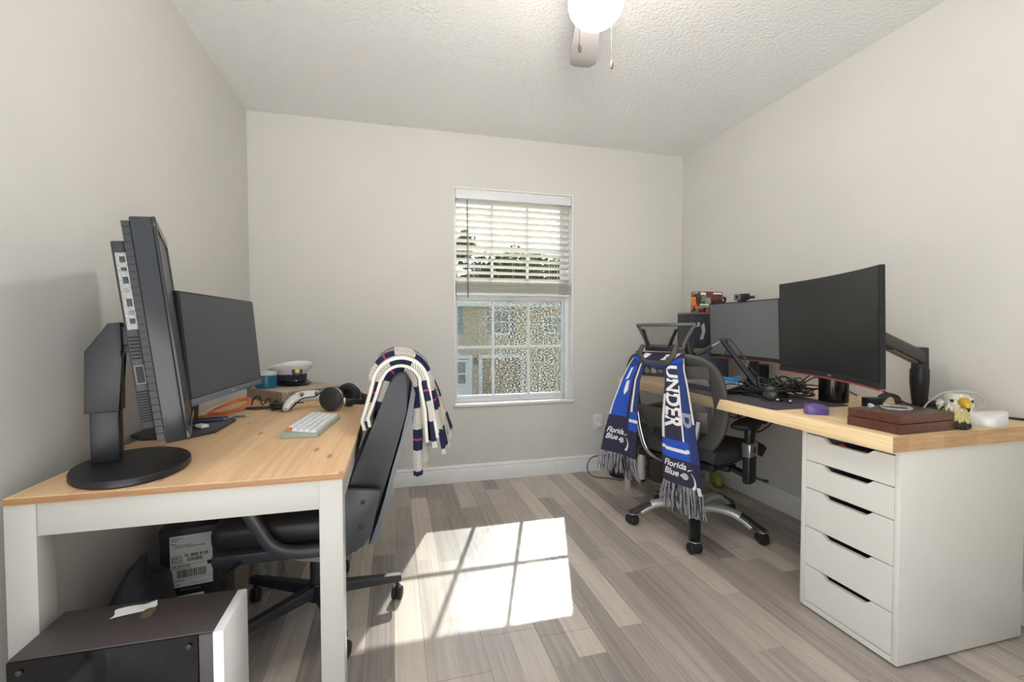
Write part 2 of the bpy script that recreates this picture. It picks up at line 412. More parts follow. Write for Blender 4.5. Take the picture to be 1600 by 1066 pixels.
# ------------------------------------------------------------------ the room
T = 0.14; RY = -0.35
f = MB(); f.bx(XL-T, XR+T, RY, YB+T, -0.10, 0); struct('floor', f, m_floor)
f = MB(); f.bx(XL-T, XR+T, RY, YB+T, H, H+0.12); struct('ceiling', f, m_ceil)
DY = 0.62          # unseen doorway added in the left wall so daylight reaches the drawer fronts
f = MB(); f.bx(XL-T, XL, DY, YB+T, 0, H); f.bx(XL-T, XL, RY, DY, 2.06, H); struct('wall_left', f, m_wall)
f = MB(); f.bx(XL-T-.012, XL+.012, DY-.055, DY+.012, 0, 2.07, bev=.003); f.bx(XL-T-.012, XL+.012, RY, DY+.012, 2.045, 2.115, bev=.003); struct('trim_1', f, m_white)  # casing of the added doorway
f = MB(); f.bx(0.95, XR+T, RY-T, RY, 0, H); struct('wall_rear_added', f, m_wall)  # unseen wall section, added to shade the cabinet side and desk legs
f = MB(); f.bx(XR, XR+T, RY, YB+T, 0, H); struct('wall_right', f, m_wall)
WX0, WX1, WZ0, WZ1 = 0.412, 1.292, 0.553, 2.066          # window opening
f = MB()
f.bx(XL, WX0, YB, YB+T, 0, H); f.bx(WX1, XR, YB, YB+T, 0, H); f.bx(WX0, WX1, YB, YB+T, 0, WZ0-0.02); f.bx(WX0, WX1, YB, YB+T, WZ1, H)
struct('wall_back', f, m_wall)
def baseboard(name, x0, y0, x1, y1, inward):
    prof = [(0, 0), (0.015, 0), (0.015, 0.085), (0.012, 0.093), (0.010, 0.096), (0.012, 0.104), (0.008, 0.114), (0.004, 0.120), (0, 0.121)]
    d = Vector((x1-x0, y1-y0, 0)); L = d.length; d.normalize(); n = Vector(inward).normalized()
    M = Matrix((n, Vector((0, 0, 1)), d)).transposed().to_4x4(); M.translation = Vector((x0, y0, 0))
    b = MB(); b.prism(prof, L, M); struct(name, b, m_white)
baseboard('baseboard_back', XL, YB, XR, YB, (0, -1, 0))
baseboard('baseboard_left', XL, DY+.014, XL, YB-0.015, (1, 0, 0))
baseboard('baseboard_right', XR, RY, XR, YB-0.015, (-1, 0, 0))

# window: lining, sill, frame, two sashes with bars, glass, insect screen
win = bpy.data.objects.new('window_1', None); COL.objects.link(win); win.location = (0.852, 3.25, WZ0); win['kind'] = 'structure'
win['label'] = 'white sash window with six-pane lower sash in back wall'
def wpart(name, mb, m): 
    o = part(name, mb, m, win, world=True); o['kind'] = 'structure'; return o
f = MB()
for a in ((WX0-0.004, WX0+0.006, YB-0.004, 3.305, WZ0, WZ1), (WX1-0.006, WX1+0.004, YB-0.004, 3.305, WZ0, WZ1), (WX0-0.004, WX1+0.004, YB-0.004, 3.305, WZ1-0.006, WZ1+0.004)): f.bx(*a, bev=0.002)
wpart('lining', f, m_white)
f = MB(); f.bx(WX0-0.012, WX1+0.012, YB-0.018, 3.305, WZ0-0.020, WZ0, bev=0.004); wpart('window_sill', f, m_white)
f = MB(); fy0, fy1 = 3.238, 3.305
f.bx(WX0+.006, WX0+.022, fy0, fy1, WZ0, WZ1-.006, bev=.002); f.bx(WX1-.036, WX1-.006, fy0, fy1, WZ0, WZ1-.006, bev=.002); f.bx(WX1-.05, WX1-.036, 3.262, fy1, WZ0, WZ1-.006, bev=.002)
f.bx(WX0+.022, WX1-.05, fy0, fy1, WZ0, WZ0+.022, bev=.002); f.bx(WX0+.022, WX1-.05, fy0, fy1, WZ1-.036, WZ1-.006, bev=.002)
wpart('window_frame', f, m_vinyl)
GX0, GX1 = 0.440, 1.236
def sash(name, y, z0, z1, rail):
    s = MB(); s.bx(WX0+.022, GX0, y-.014, y+.014, z0, z1, bev=.003); s.bx(GX1, WX1-.05, y-.014, y+.014, z0, z1, bev=.003)
    s.bx(GX0, GX1, y-.014, y+.014, z0, z0+rail, bev=.003); s.bx(GX0, GX1, y-.014, y+.014, z1-rail, z1, bev=.003)
    for q in (0.704, 0.975): s.bx(q-.009, q+.009, y-.007, y+.007, z0+rail, z1-rail)
    if z0 > 1: s.bx(GX0, GX1, y-.014, y+.014, z0+rail, z0+.085)  # extra rail hidden by the blind, added to stop a sun leak
    zm = (z0+z1)/2+.004 if z0 < 1 else (z0+z1)/2
    s.bx(GX0, GX1, y-.0065, y+.0065, zm-.009, zm+.009)
    o = wpart(name, s, m_vinyl)
    g = MB(); g.bx(GX0, GX1, y-.002, y+.002, z0+rail, z1-rail); o2 = part('glass_pane', g, m_glass, o, world=True); o2['kind'] = 'structure'
sash('lower_sash', 3.262, WZ0+.022, 1.312, 0.024)
sash('upper_sash', 3.291, 1.285, WZ1-.036, 0.024)
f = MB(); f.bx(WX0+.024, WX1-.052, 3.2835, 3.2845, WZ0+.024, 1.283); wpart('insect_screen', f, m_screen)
f = MB(); f.bx(0.80, 0.86, 3.236, 3.248, 1.312, 1.322, bev=.003); wpart('sash_lock', f, m_vinyl)

# venetian blind, raised half way
bl = thing('venetian_blind', 'white slatted venetian blind drawn half way down over the window', 'blind', (0.852, 3.21, 2.06))
BX0, BX1, BY = WX0+.010, WX1-.012, 3.207
f = MB(); f.bx(BX0, BX1, BY-.027, BY+.027, 2.008, 2.058, bev=.004); f.bx(BX0-.001, BX1+.001, BY-.034, BY-.028, 1.992, 2.058, bev=.002); part('headrail', f, m_vinyl, bl, True)
f = MB(); sw = 0.05
def slat(f, z, tilt, x0=BX0+.004, x1=BX1-.006):
    def q(u, v):
        a = (v-.5)*sw; crown = 0.003*(1-(2*v-1)**2)
        return (x0+(x1-x0)*u, BY+a*cos(tilt)-crown*sin(tilt), z-a*sin(tilt)+crown*cos(tilt))
    f.sheet(q, 2, 6, 0.0026)
zs = [1.974-.0447*i for i in range(13)]
for i, z in enumerate(zs): slat(f, z, RAD(17+random.uniform(-1.5, 1.5)))
for i in range(13): slat(f, 1.416-.0061*i+random.uniform(-.0006, .0006), RAD(random.uniform(-1.5, 1.5)))
part('slats', f, m_slat, bl, True)
f = MB(); f.bx(BX0+.003, BX1-.006, BY-.026, BY+.026, 1.318, 1.335, bev=.004); part('bottom_rail', f, m_vinyl, bl, True)
f = MB()
for x in (0.52, 0.555, 0.845, 1.13, 1.172): 
    for dy in (-.0255, .0255): f.tube([(x, BY+dy, 2.0), (x, BY+dy, 1.335)], 0.0009, 5, smooth=0)
part('ladder_cord', f, m_wcable, bl, True)
f = MB(); f.cyl((0.503, BY-.036, 1.985), (0.505, BY-.04, 1.30), 0.0042, n=8); part('tilt_wand', f, m_grey, bl, True)
f = MB()
f.tube([(1.172, BY-.036, 1.99), (1.173, BY-.04, 1.3), (1.170, YB-.006, 0.55), (1.164, YB-.012, 0.39)], 0.0012, 5)
f.lathe([(0, 0), (.006, .001), (.005, .02), (.002, .03), (0, .031)], 10, Matrix.Translation((1.164, YB-.012, 0.362)))
f.tube([(1.164, YB-.012, .362), (1.158, YB-.022, .15), (1.150, YB-.022, .004)], 0.0009, 5)
part('pull_cord', f, m_wcable, bl, True)

# outlet on the back wall
ol = thing('wall_outlet', 'white duplex power outlet on the back wall right of the window', 'outlet', (1.5, YB, 0.372))
f = MB(); M = frame((1.5, YB, .372), (0, -1, 0)); f.prism(rrect(.072, .118, .006), .006, M, bev=.0015); part('cover_plate', f, m_white, ol, True)
f = MB()
for dz in (-.022, .022): f.prism(rrect(.034, .03, .012), .0085, frame((1.5, YB, .372+dz), (0, -1, 0)))
part('socket', f, m_vinyl, ol, True)
for dz in (-.022, .022):
    for dx in (-.007, .007):
        f = MB(); f.box((1.5+dx, YB-.0085, .374+dz), (.002, .001, .008)); part('slot', f, m_dark, ol, True)

# ------------------------------------------------------------------ ceiling fan with a lit globe
FX, FY = 0.662, 1.425
fan = thing('ceiling_fan', 'white ceiling fan with a glowing frosted globe lamp', 'ceiling fan', (FX, FY, H))
Mt = Matrix.Translation((FX, FY, 0))
f = MB(); f.lathe([(0, H), (.075, H), (.072, H-.03), (.04, H-.05), (.02, H-.055), (.02, H-.075), (.07, H-.08), (.098, H-.09), (.10, H-.15), (.085, H-.175), (.06, H-.182), (0, H-.182)], 40, Mt); part('motor_housing', f, m_white, fan, True)
f = MB(); f.lathe([(0, H-.182), (.05, H-.182), (.056, H-.195), (.056, H-.212), (.03, H-.216), (0, H-.216)], 32, Mt); part('light_collar', f, m_silver, fan, True)
f = MB(); f.lathe([(.055, H-.2135), (.104, H-.2125), (.107, H-.208), (.104, H-.2045), (.055, H-.2045)], 40, Mt); part('added_shade_pan', f, m_white, fan, True)  # unseen pan, added to keep the bulb from brightening the ceiling
def glow(name, c, e):
    m, nt, b = _new(name); k = NB(nt); L = lin(c); v = k.coords('Object')
    k.l(k.ramp(k.noise(v, 6, 2), [(0.2, tuple(x*.96 for x in L[:3])+(1,)), (0.8, L)]), b.inputs['Emission Color'])
    b.inputs['Base Color'].default_value = lin((240, 238, 230)); b.inputs['Emission Strength'].default_value = e; b.inputs['Roughness'].default_value = 0.3
    return m
m_globe = glow('lit_opal_glass', (255, 240, 214), 0.40)
def opal(m):      # thin opal glass lets a quarter of the bulb's light straight through
    k = NB(m.node_tree); tr = k.n('ShaderNodeBsdfTransparent'); mx = k.n('ShaderNodeMixShader'); mx.inputs[0].default_value = 0.25
    k.l(m.node_tree.nodes['Principled BSDF'].outputs[0], mx.inputs[1]); k.l(tr.outputs[0], mx.inputs[2]); k.l(mx.outputs[0], m.node_tree.nodes['Material Output'].inputs[0])
opal(m_globe)
ld = bpy.data.lights.new('bulb', 'POINT'); ld.energy = 20; ld.color = (1.0, 0.965, 0.92); ld.shadow_soft_size = 0.07
lo = bpy.data.objects.new('bulb', ld); COL.objects.link(lo); lo.location = (FX, FY, 2.165)

f = MB(); prof = []
for i in range(19):
    a = pi*i/18; prof.append((max(0.0, .092*sin(a)) if 0 < i < 18 else 0.0, -.078*cos(a)))
prof = [(r, 2.172+z) for r, z in prof if z < .052]+[(.048, 2.229)]
f.lathe(prof, 48, Mt); gl = part('glass_globe', f, m_globe, fan, True)
m_blade = plain('fan_blade', (172, 167, 168), 0.45, var=0.02)
BD = RAD(71.3)
for k in range(4):
    a = BD+k*pi/2; M = Matrix.Translation((FX, FY, 2.286)) @ Matrix.Rotation(a, 4, 'Z') @ Matrix.Rotation(RAD(9), 4, 'X')
    f = MB(); o = [(.17, -.042), (.50, -.062), (.545, -.058), (.575, -.035), (.583, .01), (.578, .045), (.565, .058), (.5, .060), (.17, .044)]
    f.prism(o, .006, M, bev=.0015); bd = part('blade', f, m_blade, fan, True)
    f = MB(); f.prism([(.06, -.018), (.15, -.02), (.21, -.032), (.225, 0), (.21, .032), (.15, .02), (.06, .018)], .004, M @ Matrix.Translation((0, 0, .0065)), bev=.001); part('blade_bracket', f, m_white, bd, True)
def chain(x, y, z1, z0, m, pm, name):
    f = MB(); f.tube([(x, y, z1), (x, y, z0)], 0.0011, 6, smooth=0); c = part('pull_chain', f, m, fan, True)
    f = MB(); f.lathe([(0, -.028), (.004, -.027), (.0062, -.018), (.0055, -.010), (.003, -.002), (.0018, .003), (0, .003)], 14, Matrix.Translation((x, y, z0))); part('pull_knob', f, pm, c, True)
m_steelchain = plain('grey_chain', (34, 33, 32), .5); m_brass = plain('aged_brass', (126, 112, 84), 0.35, metal=0.7); m_blush = plain('pale_wood_knob', (84, 66, 54), 0.5)
chain(0.566, 1.335, 2.235, 1.972, m_brass, m_brass, 'pull_chain'); chain(0.742, 1.468, 2.235, 2.018, m_steelchain, m_blush, 'pull_chain')
# ------------------------------------------------------------------ pine desk on the left
m_pine = wood('pine', [(198, 158, 116), (213, 176, 134), (223, 191, 151)], 1, (1.3, 30, 30), 0.48, board=(0, 0.118), knots=0.14, knotcol=(140, 98, 62))
dk = thing('desk', 'white-legged desk with a pine top along the left wall', 'desk', (-0.476, 2.0, 0))
DX0, DX1, DY0, DY1 = -0.826, -0.126, 1.219, 2.775
f = MB(); f.bx(DX0, DX1, DY0+.0012, DY1, 0.702, DZ, bev=.003); tt_ = part('tabletop', f, m_pine, dk, True)
f = MB(); f.bx(DX0+.001, DX1-.001, DY0, DY0+.0016, .704, DZ-.0022, bev=.0005); part('end_edge', f, wood('pine_end', [(138, 98, 64), (156, 115, 76), (172, 131, 90)], 0, (3, 60, 20), .5), tt_, True)
f = MB()
f.bx(DX0+.056, DX1-.062, DY0+.010, DY0+.030, .628, .702, bev=.001); f.bx(DX0+.056, DX1-.062, DY1-.030, DY1-.010, .628, .702, bev=.001)
f.bx(DX0+.006, DX0+.026, DY0+.06, DY1-.06, .628, .702, bev=.001); f.bx(DX1-.028, DX1-.008, DY0+.06, DY1-.06, .628, .702, bev=.001)
part('apron', f, m_lwhite, dk, True)
for x0, x1 in ((DX0-.002, DX0+.056), (DX1-.062, DX1-.005)):
    for y0 in (DY0+.006, DY1-.064):
        f = MB(); f.bx(x0, x1, y0, y0+.058, 0, .702, bev=.002); part('leg', f, m_lwhite, dk, True)

# ------------------------------------------------------------------ old monitor turned to portrait, seen from its edge
yw, tl = RAD(19.2), RAD(6.3)
N = Vector((cos(yw)*cos(tl), sin(yw)*cos(tl), sin(tl))); C0 = Vector((-.587, 1.468, 1.085)); W, Hh = .38, .55
M = frame(C0, N); nx, ny = cos(yw), sin(yw)
colc = Vector((C0.x-.154*nx-.012*ny, C0.y-.154*ny+.012*nx, 0))
mo = thing('monitor', 'old thick black monitor turned upright, seen from its edge, on an oval foot', 'monitor', (-.69, 1.40, DZ), yw)
f = MB(); f.bx(-W/2, W/2, -Hh/2, Hh/2, -.050, -.006, bev=.004, M=M)
b = .024
for a in ((-W/2, W/2, Hh/2-b, Hh/2), (-W/2, W/2, -Hh/2, -Hh/2+b), (-W/2, -W/2+b, -Hh/2+b, Hh/2-b), (W/2-b, W/2, -Hh/2+b, Hh/2-b)): f.bx(*a, -.007, 0, bev=.0015, M=M)
part('front_shell', f, m_blackg, mo, True)
f = MB(); f.bx(-W/2+b, W/2-b, -Hh/2+b, Hh/2-b, -.006, -.004, M=M); part('screen', f, m_panelR, mo, True)
f = MB(); f.bx(-W/2+.010, W/2-.010, -Hh/2+.010, Hh/2-.010, -.066, -.050, M=M)
for i in range(30):
    y = -Hh/2+.014+i*(Hh-.036)/29
    f.bx(-W/2+.006, -W/2+.012, y, y+.0125, -.066, -.051, M=M); f.bx(W/2-.012, W/2-.006, y, y+.0125, -.066, -.051, M=M)
part('ribbed_edge', f, m_black, mo, True)
bx0, bx1, by0, by1 = -W/2+.014, W/2-.06, -Hh/2+.042, Hh/2-.055
f = MB(); f.bx(bx0, bx1, by0, by1, -.092, -.066, bev=.004, M=M); hs = part('rear_housing', f, m_black, mo, True)
m_steel = plain('perforated_steel', (140, 140, 138), 0.5, metal=0.3, var=0.35, vscale=260)
f = MB(); f.bx(bx0-.0012, bx0+.001, .010, .192, -.087, -.067, M=M); pp = part('port_panel', f, m_steel, mo, True)
for y, h, m in ((.176, .014, m_black), (.153, .008, m_black), (.127, .016, m_black), (.074, .018, m_dark), (.050, .010, m_grey), (.030, .012, m_black)):
    f = MB(); f.bx(bx0-.003, bx0-.001, y-h/2, y+h/2, -.080, -.070, bev=.001, M=M); part('port', f, m, pp, True)
f = MB(); f.cyl(M @ Vector((bx0-.0045, .103, -.077)), M @ Vector((bx0, .103, -.077)), .0042, n=14); part('audio_jack', f, m_brass, pp, True)
m_vent = plain('vent_shadow', (16, 16, 17), 0.8)
f = MB()
for i in range(7): f.bx(bx0-.0008, bx0+.001, -.010-i*.0085, -.0065-i*.0085, -.088, -.070, M=M)
part('upper_vent', f, m_vent, hs, True); f = MB()
for i in range(12): f.bx(bx0-.0008, bx0+.001, -.142-i*.0066, -.139-i*.0066, -.089, -.068, M=M)
part('lower_vent', f, m_vent, hs, True)
f = MB(); f.bx(bx0-.0016, bx0+.001, -.122, -.076, -.087, -.068, M=M, bev=.001); pi_ = part('power_inlet', f, m_grey, hs, True)
f = MB(); f.bx(bx0-.0022, bx0-.001, -.119, -.079, -.085, -.070, M=M, bev=.001); part('socket', f, m_rubber, pi_, True)
Mf = Matrix.Translation((-.664, 1.393, DZ)) @ Matrix.Rotation(yw, 4, 'Z')
f = MB(); f.lathe([(0, 0), (.97, 0), (1, .004), (1, .015), (.985, .019), (0, .0205)], 64, Mf @ Matrix.Diagonal((.124, .172, 1, 1))); part('foot', f, m_black, mo, True)
Mc = Matrix.Translation((colc.x, colc.y, 0)) @ Matrix.Rotation(yw, 4, 'Z')
f = MB(); f.bx(-.031, .027, -.034, .034, DZ+.019, .92, bev=.004, M=Mc); part('column', f, m_black, mo, True)
Mp = Mc @ Matrix.Rotation(pi/2, 4, 'X')        # local x = towards the screen, y = up
f = MB(); f.prism([(-.040, .872), (-.036, 1.03), (.010, 1.102), (.036, 1.105), (.038, 1.03), (.032, 1.005), (.032, .872)], .084, Mp @ Matrix.Translation((0, 0, -.042)), bev=.004); part('column_sleeve', f, m_black, mo, True)
f = MB(); f.bx(.034, .0645, -.03, .03, 1.045, 1.095, bev=.003, M=Mc); f.bx(.030, .056, -.02, .02, 1.025, 1.05, bev=.003, M=Mc); part('tilt_hinge', f, m_dark, mo, True)

# ------------------------------------------------------------------ flat dark monitor behind it
yw, tl = RAD(-4.1), RAD(5.0)
N = Vector((cos(yw)*cos(tl), sin(yw)*cos(tl), sin(tl))); C1 = Vector((-.604, 1.915, 1.026)); W, Hh = .61, .362
M = frame(C1, N)
mo = thing('monitor', 'flat dark grey wide monitor with a slate-blue lower bezel on the pine desk', 'monitor', (-.735, 1.905, DZ), yw)
f = MB(); f.bx(-W/2, W/2, -Hh/2, Hh/2, -.020, -.0015, bev=.003, M=M); f.bx(-W/2+.06, W/2-.06, -Hh/2+.02, Hh/2-.10, -.045, -.018, bev=.01, M=M); part('housing', f, m_black, mo, True)
m_chin = plain('slate_bezel', (96, 101, 114), 0.4, var=0.03)
f = MB(); f.bx(-W/2+.007, W/2-.007, -Hh/2+.025, Hh/2-.007, -.0015, 0, M=M); part('screen', f, m_panelL, mo, True)
f = MB(); f.bx(-W/2, W/2, -Hh/2, -Hh/2+.022, -.0016, .0015, bev=.0005, M=M); ch = part('lower_bezel', f, m_chin, mo, True)
f = MB()
for dx in (-.011, -.0035, .004, .0105): f.bx(dx-.0026, dx+.0026, -Hh/2+.009, -Hh/2+.0145, .0014, .002, M=M)
part('logo', f, m_silver, ch, True)
f = MB(); f.bx(.16, .21, -Hh/2-.004, -Hh/2+.001, -.014, -.004, M=M); part('button_strip', f, m_black, mo, True)
o8 = [(-.125, -.115), (-.075, -.167), (.075, -.167), (.125, -.105), (.125, .105), (.075, .167), (-.075, .167), (-.125, .115)]
f = MB(); f.prism(o8, .011, Matrix.Translation((-.735, 1.905, DZ)), bev=.002); part('foot', f, m_dark, mo, True)
f = MB(); f.tube([(-.725, 1.91, DZ+.01), (-.715, 1.91, .85), (-.695, 1.912, .99)], 1, 12, smooth=5, sq=(.014, .026, .6)); f.bx(-.705, -.648, 1.87, 1.955, .965, 1.045, bev=.006); part('neck', f, m_dark, mo, True)

# things lying on its foot
f = MB(); M = Matrix.Translation((-.672, 1.852, DZ+.0125)) @ Matrix.Rotation(RAD(-40), 4, 'Z'); f.bx(-.022, .022, -.013, .013, 0, .012, bev=.003, M=M)
ad = thing('charger', 'small white charging adapter lying on the dark monitor foot', 'charger', (-.672, 1.852, DZ+.0115), RAD(-40)); part('adapter', f, m_white, ad, True)
f = MB(); f.tube([(-.69, 1.845, DZ+.018), (-.705, 1.825, DZ+.016), (-.72, 1.82, DZ+.0145), (-.745, 1.80, DZ+.0145), (-.79, 1.80, DZ+.0145)], .0026, 7); part('cord', f, m_cable, ad, True)
def pen(a, b, z, m, label, r=.0045):
    a, b = Vector((*a, z+r)), Vector((*b, z+r)); d = (b-a).normalized()
    t = thing('pen', label, 'pen', a-Vector((0, 0, r)), group='pens by the dark monitor foot')
    q = MB(); q.cyl(a, b, r, n=12, bev=.001); part('barrel', q, m, t, True)
    q = MB(); q.cyl(b, b+d*.016, r*.85, .0008, n=12); part('tip', q, m_silver, t, True)
    q = MB(); q.cyl(a-d*.004, a+d*.028, r*1.12, n=12, bev=.001); part('cap', q, m_black, t, True)
m_blue = plain('blue_plastic', (60, 76, 128), 0.35)
pen((-.78, 1.94), (-.645, 1.985), DZ+.0112, m_blue, 'blue pen lying on the dark monitor foot')
pen((-.80, 1.985), (-.64, 2.02), DZ+.0112, m_dark, 'dark grey pen behind the blue pen on the monitor foot')
pen((-.77, 2.082), (-.60, 2.10), DZ, m_grey, 'grey pen lying on the pine desk beyond the monitor foot')

# cable coils
def cable(name, pts, r, m, label, cat='cable', group=None, n=8, k=6, closed=False, **kw):
    q = MB(); q.tube(pts, r, n, smooth=k, closed=closed); return single(name, q, m, label, cat, loc=tuple(pts[0]), world=True, group=group)
m_orange = plain('orange_cable', (214, 122, 66), 0.45, var=0.05)
pts = []
for i in range(26):
    t = i/11*2*pi; s = 1+.10*sin(i*1.3)
    pts.append((-.712+.052*s*cos(t)*1.0+.02*sin(t), 2.285+.155*s*sin(t), DZ+.005+.007*(i/26)*2.2+.016*max(0, sin(t))))
pts = [(-.80, 2.06, DZ+.006), (-.77, 2.13, DZ+.006), (-.69, 2.18, DZ+.007)]+pts[2:]
cable('orange_cable', pts, .0040, m_orange, 'orange cable coiled beside the dark monitor on the pine desk')
cable('black_cable', [(-.66, 2.40, DZ+.004), (-.66, 2.44, DZ+.03), (-.63, 2.415, DZ+.04), (-.61, 2.39, DZ+.004), (-.585, 2.40, DZ+.032), (-.565, 2.375, DZ+.004), (-.55, 2.38, DZ+.022), (-.52, 2.33, DZ+.004), (-.60, 2.32, DZ+.004), (-.66, 2.31, DZ+.004), (-.62, 2.27, DZ+.004), (-.50, 2.28, DZ+.004), (-.46, 2.262, DZ+.004)], .0034, m_cable, 'black cable looping in front of the wooden box on the pine desk')

# wooden box with a jar and a service cap on it
m_greyoak = wood('grey_oak', [(118, 100, 86), (142, 124, 108), (160, 142, 124)], 2, (2, 40, 40), 0.6)
m_greytop = wood('grey_oak_top', [(150, 134, 118), (170, 154, 138), (184, 168, 151)], 0, (2, 40, 40), 0.6)
BR = RAD(41.5); Bc = (-.512, 2.637)
wbx = thing('wooden_box', 'flat square grey-brown wooden box standing on the far end of the pine desk', 'box', (*Bc, DZ), BR)
f = MB(); f.bx(-.17, .17, -.17, .17, 0, .052, bev=.001); part('body', f, m_greyoak, wbx)
f = MB(); f.bx(-.171, .171, -.171, .171, .0525, .060, bev=.0012); part('lid', f, m_greytop, wbx)
for sx_ in (-.155, .155):
    f = MB(); f.cyl((-.1705, -sx_, .036), (-.1715, -sx_, .036), .005, n=12); part('screw', f, m_silver, wbx)
for sx_ in (-.155, .155):
    f = MB(); f.cyl((sx_, -.1705, .036), (sx_, -.1715, .036), .005, n=12); part('screw', f, m_silver, wbx)
m_teal = plain('teal_glass', (26, 98, 120), 0.25, var=0.05); m_wax = plain('white_wax', (226, 222, 212), 0.6)
jr = thing('candle_jar', 'teal candle jar with a pale rim on the wooden box', 'jar', (-.645, 2.598, DZ+.060))
f = MB(); f.lathe([(0, 0), (.046, 0), (.051, .004), (.052, .02), (.052, .064), (.0515, .066), (0, .066)], 36); part('glass_body', f, m_teal, jr)
f = MB(); f.lathe([(.050, .066), (.052, .068), (.052, .084), (.049, .086), (.0465, .084), (.0465, .066)], 36); part('rim', f, plain('pale_glass', (198, 200, 196), 0.2), jr)
f = MB(); f.lathe([(0, .0665), (.046, .0665), (.046, .074), (0, .075)], 32); part('wax', f, m_wax, jr)
m_cap = plain('white_twill', (228, 227, 230), 0.75, var=0.03, bump=.1, bscale=500); m_navy = plain('navy_braid', (36, 38, 62), 0.7, var=0.12, bump=.1, bscale=400)
cp = thing('service_cap', 'white peaked service cap with a dark band and gold badge on the wooden box', 'hat', (-.555, 2.742, DZ+.060), RAD(-62))
f = MB(); f.lathe([(.088, .006), (.091, .006), (.092, .058), (.088, .060)], 40, squash=(1.0, .86)); f.lathe([(.085, .058), (.088, .060), (.088, .006), (.085, .006)], 40, squash=(1.0, .86)); part('band', f, m_navy, cp)
def crown(u, v):
    a = 2*pi*u; R = [.088, .100, .122, .130, .124, .09, .04, .0][int(round(v*7))]; Zz = [.056, .068, .082, .092, .099, .104, .106, .107][int(round(v*7))]
    x, y = R*cos(a), .88*R*sin(a); g = max(0, v*1.2); k = min(1, v*2.2)
    return (x*1.0, y, Zz*(1)+k*(.030*(x/.13)-.004)+(0.012*k*max(0, x/.13)))
f = MB(); f.sheet(crown, 40, 7); bmesh.ops.remove_doubles(f.bm, verts=f.bm.verts[:], dist=1e-5); part('crown', f, m_cap, cp, sharp=60)
def visor(u, v):
    a = RAD(-62+124*u); r0 = .091; R = r0+.055*v*(cos(a*1.25))**.6 if abs(a*1.25) < pi/2 else r0
    return (R*cos(a), .86*R*sin(a), .020-.016*v*cos(a)+.002)
f = MB(); f.sheet(visor, 24, 6, .003); part('visor', f, m_blackg, cp)
f = MB(); f.tube([(.092*cos(RAD(a)), .86*.092*sin(RAD(a)), .024) for a in range(-65, 66, 13)], .004, 8); part('chin_strap', f, m_blackg, cp)
m_gold = plain('gold_badge', (206, 178, 96), 0.35, metal=0.6, var=0.3, vscale=300)
Mb = Matrix.Translation((.1040, 0, .076)) @ Matrix.Rotation(RAD(90), 4, 'Y') @ Matrix.Rotation(RAD(-14), 4, 'Y')
f = MB(); f.lathe([(0, 0), (.027, 0), (.027, .003), (.023, .005), (0, .006)], 28, Mb); bg = part('badge', f, m_navy, cp)
f = MB(); f.lathe([(0, .0045), (.013, .0045), (.012, .0075), (0, .009)], 24, Mb)
for i in range(12):
    a = i*pi/6; f.ball((.0175*cos(a), .0175*sin(a), .006), .0026, 8, 6, M=Mb)
part('emblem', f, m_gold, bg)

# white game controller, headphones, keyboard
m_gpad = plain('white_controller', (214, 212, 208), 0.4, var=0.03)
gp = thing('game_controller', 'white game controller lying in front of the wooden box beside the headphones', 'controller', (-.405, 2.250, DZ+.034), RAD(20)); gp.rotation_euler = (RAD(30), 0, RAD(20))
f = MB(); f.tube([(-.030, -.004, .024), (0, .004, .026), (.045, .004, .026), (.075, -.004, .024)], lambda t: 1, 14, sq=(.018, .027, .7)); f.tube([(-.030, -.004, .024), (-.056, -.020, .020), (-.078, -.052, .015), (-.084, -.066, .013)], lambda t: 1-.42*t, 12, sq=(.018, .022, .8)); f.tube([(.075, -.004, .024), (.100, -.020, .020), (.118, -.052, .015), (.122, -.062, .013)], lambda t: 1-.42*t, 12, sq=(.018, .022, .8)); part('body', f, m_gpad, gp, sharp=60)
for x, y in ((-.012, -.012), (.05, -.012)):
    f = MB(); f.cyl((x, y, .040), (x, y, .050), .006, n=14); f.cyl((x, y, .050), (x, y, .054), .0095, n=18, bev=.001); part('thumb_stick', f, m_grey, gp)
f = MB()
for x, y in ((.068, .012), (.080, .002), (.068, -.008), (.057, .002)): f.cyl((x, y, .040), (x, y, .0445), .004, n=12)
part('buttons', f, m_grey, gp)
f = MB(); f.bx(-.045, -.006, -.034, -.030, .016, .021, bev=.001); part('slot', f, m_dark, gp)
cable('cable_bundle', [(-.50+.045*cos(i*1.9)*(1-.3*(i % 3)/3), 2.235+.028*sin(i*1.9)+.004*(i % 4), DZ+.004+.0012*i) for i in range(24)], .0034, m_cable, 'tangled black cable bundle left of the white game controller')
hp = thing('headphones', 'black over-ear headphones lying on the pine desk behind the white keyboard', 'headphones', (-.262, 2.16, DZ), 0)
m_cup = plain('satin_black', (52, 52, 54), 0.38, var=0.05); m_pad = plain('black_leather', (38, 37, 38), 0.55, var=0.1, bump=.1, bscale=250)
def cup(c, n, name):
    c = Vector(c); n = Vector(n).normalized(); Q = Matrix.Translation(c) @ n.to_track_quat('Z', 'Y').to_matrix().to_4x4()
    q = MB(); q.lathe([(0, .018), (.038, .0175), (.050, .013), (.054, .006), (.054, -.004), (.05, -.008), (0, -.008)], 40, Q); o = part(name, q, m_cup, hp, True)
    q = MB(); q.lathe([(.022, -.008), (.052, -.008), (.055, -.017), (.050, -.028), (.034, -.031), (.024, -.026)], 36, Q); part('ear_pad', q, m_pad, o, True)
    q = MB(); q.lathe([(.0535, .006), (.0555, .004), (.0555, .001), (.0535, -.001)], 40, Q); part('trim_ring', q, m_silver, o, True)
ca, cb = Vector((-.272, 2.145, DZ+.0555)), Vector((-.205, 2.262, DZ+.0575))
cup(ca, (-.35, -.93, .06), 'ear_cup'); cup(cb, (.35, .93, .06), 'ear_cup')
